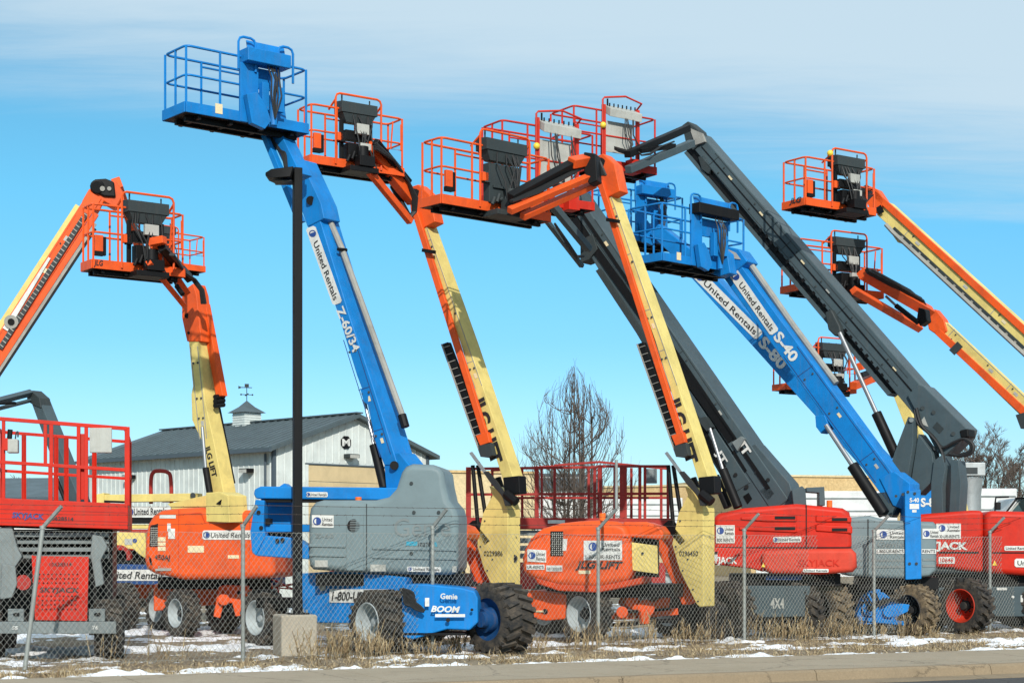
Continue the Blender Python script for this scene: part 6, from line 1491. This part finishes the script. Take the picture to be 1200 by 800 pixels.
def hall(name, px0, px1, py, Y, dep, mat, label, roofm=None, cat='building', parap=.25, n=(0, -1), ang=0):
    a = W(px0, py, Y); b = W(px1, py, Y+ang); a0 = V((a.x, a.y, 0)); d = (V((b.x, b.y, 0))-a0); ln = d.length; d.normalize(); l = V((-d.y, d.x, 0)); h = a.z
    r = thing(name, tuple(a0+d*ln/2), label, cat)
    m = MB(); m.box(a0+d*ln/2+l*dep/2+Z*h/2, d, l, Z, ln, dep, h); w = m.build('wall', mat, r)
    m = MB(); m.box(a0+d*ln/2+l*(dep/2)+Z*(h+.06), d, l, Z, ln+.2, dep+.2, .12); m.build('roof_coping', roofm or mat, r)
    Q = lambda s, q, z: a0+d*s+l*q+Z*z
    return r, Q, ln, h, d, l
def backdrop_buildings():
    r, Q, ln, h, d, l = hall('warehouse', 505, 627, 553, 84, 20, 'tan_light', 'light tan block warehouse behind the grey hooded blue lift', 'tan_wall', ang=2)
    for s in (1.2, 3.4):
        m = MB(); m.box(Q(s, -.03, h*.32), d, l, Z, .9, .06, 2.1); m.build('door', 'white_wall', r)
    r, Q, ln, h, d, l = hall('long_hall', 618, 1008, 573, 122, 30, 'tan_wall', 'long tan hall with a pale lower wall, seen behind the scissor lift cage', 'tan_light', ang=-12)
    m = MB(); m.box(Q(ln/2, -.06, h*.2), d, l, Z, ln-.4, .1, h*.4); m.build('lower_wall', 'tan_light', r)
    for i in range(9): m = MB(); m.box(Q(ln*(i+.6)/9.4, -.14, h*.34), d, l, Z, 1.4, .06, 1.3); m.build('window', 'trim', r)
    a = W(893, 557, 100); b = W(1012, 555, 104)
    r, Q, ln, h, d, l = hall('flat_hall', 880, 1050, 558, 104, 24, 'tan_wall', 'tan flat roofed hall behind the grey hooded lift on the right', 'tan_light', ang=2)
    m = MB(); m.box(Q(ln/2, -.06, h*.3), d, l, Z, ln-.6, .1, h*.6); m.build('lower_wall', 'white_wall', r)
    r, Q, ln, h, d, l = hall('dark_roofed_shed', 612, 702, 557, 92, 14, 'white_wall', 'low white shed with a dark fascia roof, behind the bare tree', 'trim', ang=1)
    m = MB(); m.box(Q(ln/2, -.1, h-.42), d, l, Z, ln+.3, .3, .62); m.build('fascia', 'trim', r)
    r, Q, ln, h, d, l = hall('grey_roofed_shed', -140, 122, 586, 74, 12, 'white_wall', 'low shed with a slate grey pitched roof at the far left', 'trim', ang=-1)
    m = MB(); m.prism([Q(-.4, -.4, h), Q(-.4, 6, h+1.2), Q(-.4, 12.4, h)], [Q(ln+.4, -.4, h), Q(ln+.4, 6, h+1.2), Q(ln+.4, 12.4, h)]); m.build('roof', 'roof_slate', r)
    # long white box trailers parked behind
    for px0, px1, py0, py1, Y, lab in ((925, 1052, 575, 622, 62, 'long white box trailer behind the grey hooded lift'), (700, 800, 583, 625, 70, 'white box trailer behind the right end of the scissor lift cage'), (1118, 1192, 572, 622, 56, 'white box trailer between the grey riser and the truck on the right')):
        a, b = W(px0, py1, Y), W(px1, py0, Y); r = thing('box_trailer', ((a.x+b.x)/2, Y+1.2, 0), lab, 'trailer', 'box trailers behind the lifts')
        m = MB(); m.box(((a.x+b.x)/2, Y+1.2, (a.z+b.z)/2), (1, 0, 0), (0, 1, 0), Z, b.x-a.x, 2.4, b.z-a.z); m.build('trailer_body', 'white_wall', r, bevel=.04)
        m = MB()
        n_ = 3
        for i in range(n_): m.box(((a.x+b.x)/2, Y-.012, a.z+(b.z-a.z)*(i+.6)/(n_+.2)), (1, 0, 0), (0, 1, 0), Z, b.x-a.x-.1, .02, .05)
        m.build('side_rail', 'mid_grey', r)
        m = MB(); m.box(((a.x+b.x)/2, Y+1.2, a.z-.12), (1, 0, 0), (0, 1, 0), Z, b.x-a.x-.2, 1.2, .2); m.build('trailer_frame', 'black', r)
        for x in (a.x+.7, b.x-.7):
            for y in (Y+.2, Y+2.2): wheel(r, (x, y, .45), (0, -1 if y < Y+1 else 1, 0), .45, 'rim_pale')
    # galvanised vent hood standing on a duct
    Y = 54; c = W(1136, 600, Y); r = thing('vent_silo', (c.x, c.y, 0), 'galvanised round silo with a square vent hood, behind the slate grey riser', 'silo')
    m = MB(); m.lathe((c.x, c.y, 0), Z, [(0, .36), (c.z+.55, .36), (c.z+1.05, .42), (c.z+1.1, .36)], 24); m.build('silo_body', 'steel', r, smooth=True)
    m = MB(); m.box((c.x+.02, c.y, c.z+1.35), (1, 0, 0), (0, 1, 0), Z, .78, .78, .42); hd = m.build('vent_hood', 'steel', r, bevel=.03); m = MB(); m.box((c.x-.1, c.y-.4, c.z+1.3), (1, 0, 0), (0, 1, 0), Z, .5, .02, .2); m.build('vent_louvre', 'console', hd)
backdrop_buildings()

def truck():
    Y = 44; c = W(1232, 643, Y); r = thing('pickup_truck', (c.x, Y+1, 0), 'white truck cab with a black framed mirror at the right edge, behind the red hood', 'truck')
    f = Pl(1190, 600, Y, (-.05, -1))
    m = MB(); m.poly(f, [(1150, 604), (1176, 602), (1190, 583), (1260, 580), (1266, 604), (1330, 604), (1332, 648), (1150, 648)], 1.9); m.build('cab', 'white_wall', r, bevel=.08, seg=3)
    m = MB(); m.poly(f, [(1181, 602), (1194, 585), (1222, 584), (1222, 602)], .05, .02); w = m.build('window', 'glass', r)
    m = MB(); m.bar(f, (1177, 603), (1192, 583.5), 2, 2, .05, .03); m.bar(f, (1190, 583.5), (1226, 582.5), 2, 2, .05, .03); m.build('window_frame', 'black', w)
    m = MB(); m.poly(f, [(1183, 599), (1194, 587), (1196, 587), (1185, 600)], .02, .035); m.build('wiper_pillar', 'offwhite', w)
    mr = MB(); mr.tube([f.p(1182, 582, .2), f.p(1167, 582.5, .5), f.p(1166, 590, .5), f.p(1166, 601, .5), f.p(1176, 601, .2)], .022, 6); mm = mr.build('mirror_arm', 'black', r); mr = MB(); mr.rect(f, 1167, 588, 1173, 597, .08, .5); mr.build('mirror', 'black', mm, bevel=.02)
    for x in (1172, 1300): wheel(r, W(x, 660, Y), (0, -1, 0), .42, 'rim_pale').location.z = .42; wheel(r, W(x, 660, Y+1.9), (0, 1, 0), .42, 'rim_pale').location.z = .42
truck()

# ================================================================= bare winter trees
M['bark'] = gritty('grey_brown_bark', (.085, .066, .052), (.13, .10, .08), 20, .4); M['twig'] = plain('grey_brown_twigs', (.14, .105, .085), .8)
def bare_tree(label, base, height, stems, spread, seed, up=.5, twig_r=.011, lev=4, fork=3, name='bare_tree', oval=0.0):
    rr = random.Random(seed); r = thing(name, tuple(base), label, 'tree', 'bare winter trees'); tk, br, tw = MB(), MB(), MB()
    def grow(p, d, ln, rad, lv):
        pts = [p]; n = 6 if lv > 1 else 4; q = p.copy(); dd = d.copy()
        for i in range(n):
            out = V((dd.x, dd.y, 0)); dd = (dd+V((rr.gauss(0, .09), rr.gauss(0, .09), rr.gauss(0, .05)))+Z*up*(.16 if not oval or lv == lev else .34)-V((q.x-base.x, q.y-base.y, 0))/height*(oval if lv == lev else oval*.35)*max(0, (q.z-base.z)/height-.30)).normalized(); q = q+dd*ln/n; pts.append(q.copy())
        tgt = tk if lv == lev else (br if lv > 1 else tw)
        tgt.tube(pts, rad, 6 if lv >= lev-1 else (4 if lv > 1 else 3), rad*.45)
        if lv == 0: return
        m = fork+ (2 if lv <= 2 else 0) + (1 if lv == lev else 0)
        for i in range(m):
            f = rr.uniform(.28, .98) if lv < lev else rr.uniform(.2, .98); k = f*n; a = pts[int(k)].lerp(pts[min(int(k)+1, n)], k-int(k))
            t_ = (pts[min(int(k)+1, n)]-pts[int(k)]).normalized() if int(k) < n else dd
            s = V((rr.gauss(0, 1), rr.gauss(0, 1), rr.gauss(0, .4))); s = (s-t_*s.dot(t_)).normalized()
            nd = (t_*rr.uniform(.7, 1.1)+s*spread*rr.uniform(.5, 1)+Z*up*.25).normalized()
            grow(a, nd, ln*rr.uniform(.42, .66)*(1.05-.35*f), max(twig_r*.8, rad*(1-.5*f)*.55) if lv > 1 else twig_r, lv-1)
    for i in range(stems):
        a = 6.283*i/stems+rr.uniform(-.3, .3); lean = rr.uniform(.08, .42 if oval else .3) if stems > 1 else .03
        d = V((math.cos(a)*lean*spread*1.6, math.sin(a)*lean*spread*1.6, 1)).normalized()
        grow(base+V((math.cos(a), math.sin(a), 0))*(.25 if stems > 1 else 0), d, height*(rr.uniform(.62, .74) if not oval else rr.uniform(.86, .98)-.9*lean), height*(.011 if not oval else .0075)*(1.3 if stems == 1 else 1), lev)
    tk.build('trunk', 'bark', r, smooth=True, recalc=False); br.build('branches', 'bark', r, smooth=True, recalc=False); tw.build('twigs', 'twig', r, recalc=False)
    return r
def ovoid_tree(label, base, seed):
    rr = random.Random(seed); r = thing('bare_tree', tuple(base), label, 'tree', 'bare winter trees'); tk, br, tw = MB(), MB(), MB()
    env = [(2.0, 1.1), (2.6, 2.0), (3.5, 2.45), (4.6, 2.35), (5.6, 1.95), (6.6, 1.3), (7.3, .75), (7.95, .1)]
    def wid(z):
        for (z0, w0), (z1, w1) in zip(env, env[1:]):
            if z0 <= z <= z1: return w0+(w1-w0)*(z-z0)/(z1-z0)
        return .05
    def q3(p0, p1, p2, n): return [p0*(1-t)**2+p1*2*t*(1-t)+p2*t*t for t in (i/n for i in range(n+1))]
    stems = []
    for i in range(8):
        a = 6.283*i/8+rr.uniform(-.3, .3); c = V((math.cos(a), math.sin(a), 0)); top = rr.uniform(5.6, 7.9); w = wid(top)*rr.uniform(.1, .8)
        p = q3(base+c*.22, base+c*(.5+w)*.75+Z*top*.45, base+c*w+Z*top, 12); stems.append(p); tk.tube(p, .075, 6, .012)
    def limb(p0, d0, top, w, a, rad, n, lv):
        c = V((math.cos(a), math.sin(a), 0)); e = base+c*w+Z*top; m = p0.lerp(e, .5)+c*rr.uniform(.3, .9)*(1 if lv == 0 else .4)-Z*rr.uniform(.0, .25)
        p = [v+V((rr.gauss(0, .02), rr.gauss(0, .02), rr.gauss(0, .015))) for v in q3(p0, m, e, n)]; (br if lv == 0 else tw).tube(p, rad, 4 if lv == 0 else 3, rad*.35); return p
    limbs = []
    for i in range(190):
        s_ = rr.choice(stems); k = rr.randint(2, 10); z0 = s_[k].z; top = min(7.9, z0+rr.uniform(.5, 2.4)); 
        a = math.atan2(s_[k].y-base.y, s_[k].x-base.x)+rr.gauss(0, .9); w = wid(max(2, top))*(rr.random()**.33)
        limbs.append(limb(s_[k], None, top, w, a, .019, 8, 0))
    for i in range(2300):
        l_ = rr.choice(limbs) if rr.random() < .85 else rr.choice(stems); k = rr.randint(2, len(l_)-2); p0 = l_[k]; d = (l_[k+1]-l_[k]).normalized()
        ln = rr.uniform(.25, .8); side = V((rr.gauss(0, 1), rr.gauss(0, 1), rr.gauss(.2, .5))).normalized(); q = p0+(d*.8+side*.75+Z*.35).normalized()*ln*.5; e = q+(d*.6+side*.25+Z*.8).normalized()*ln*.6
        rad = math.hypot(e.x-base.x, e.y-base.y); lim = wid(max(2, e.z))*1.12+.05
        if rad > lim: continue
        tw.tube([p0, q, e], .0075, 3, .003)
    tk.build('trunk', 'bark', r, smooth=True, recalc=False); br.build('branches', 'bark', r, smooth=True, recalc=False); tw.build('twigs', 'twig', r, recalc=False)
b = W(674, 643, 58); ovoid_tree('big bare many stemmed tree tapering to a point, behind the dull red rail cage', V((b.x, b.y, 0)), 5)
b = W(742, 643, 75); bare_tree('small bare tree just right of the big many stemmed tree', V((b.x, b.y, 0)), 4.6, 3, .8, 4, up=.2, lev=3, fork=4, twig_r=.012)
b = W(1152, 643, 86); bare_tree('bare spreading tree beyond the truck, left one of the pair at the right edge', V((b.x, b.y, 0)), 8.2, 3, .85, 21, up=.35, lev=4, fork=5, twig_r=.011)
b = W(1192, 643, 84); bare_tree('bare spreading tree cut by the right picture edge', V((b.x, b.y, 0)), 8.6, 3, .85, 8, up=.35, lev=4, fork=5, twig_r=.011)
b = W(988, 643, 150); bare_tree('small far bare tree standing above the flat roofed hall', V((b.x, b.y, 0)), 8.4, 2, .9, 31, up=.2, lev=3, fork=5, twig_r=.02)
b = W(22, 643, 120); bare_tree('small far bare tree above the grey roofed shed at the left', V((b.x, b.y, 0)), 7.4, 2, .9, 33, up=.2, lev=3, fork=5, twig_r=.02)
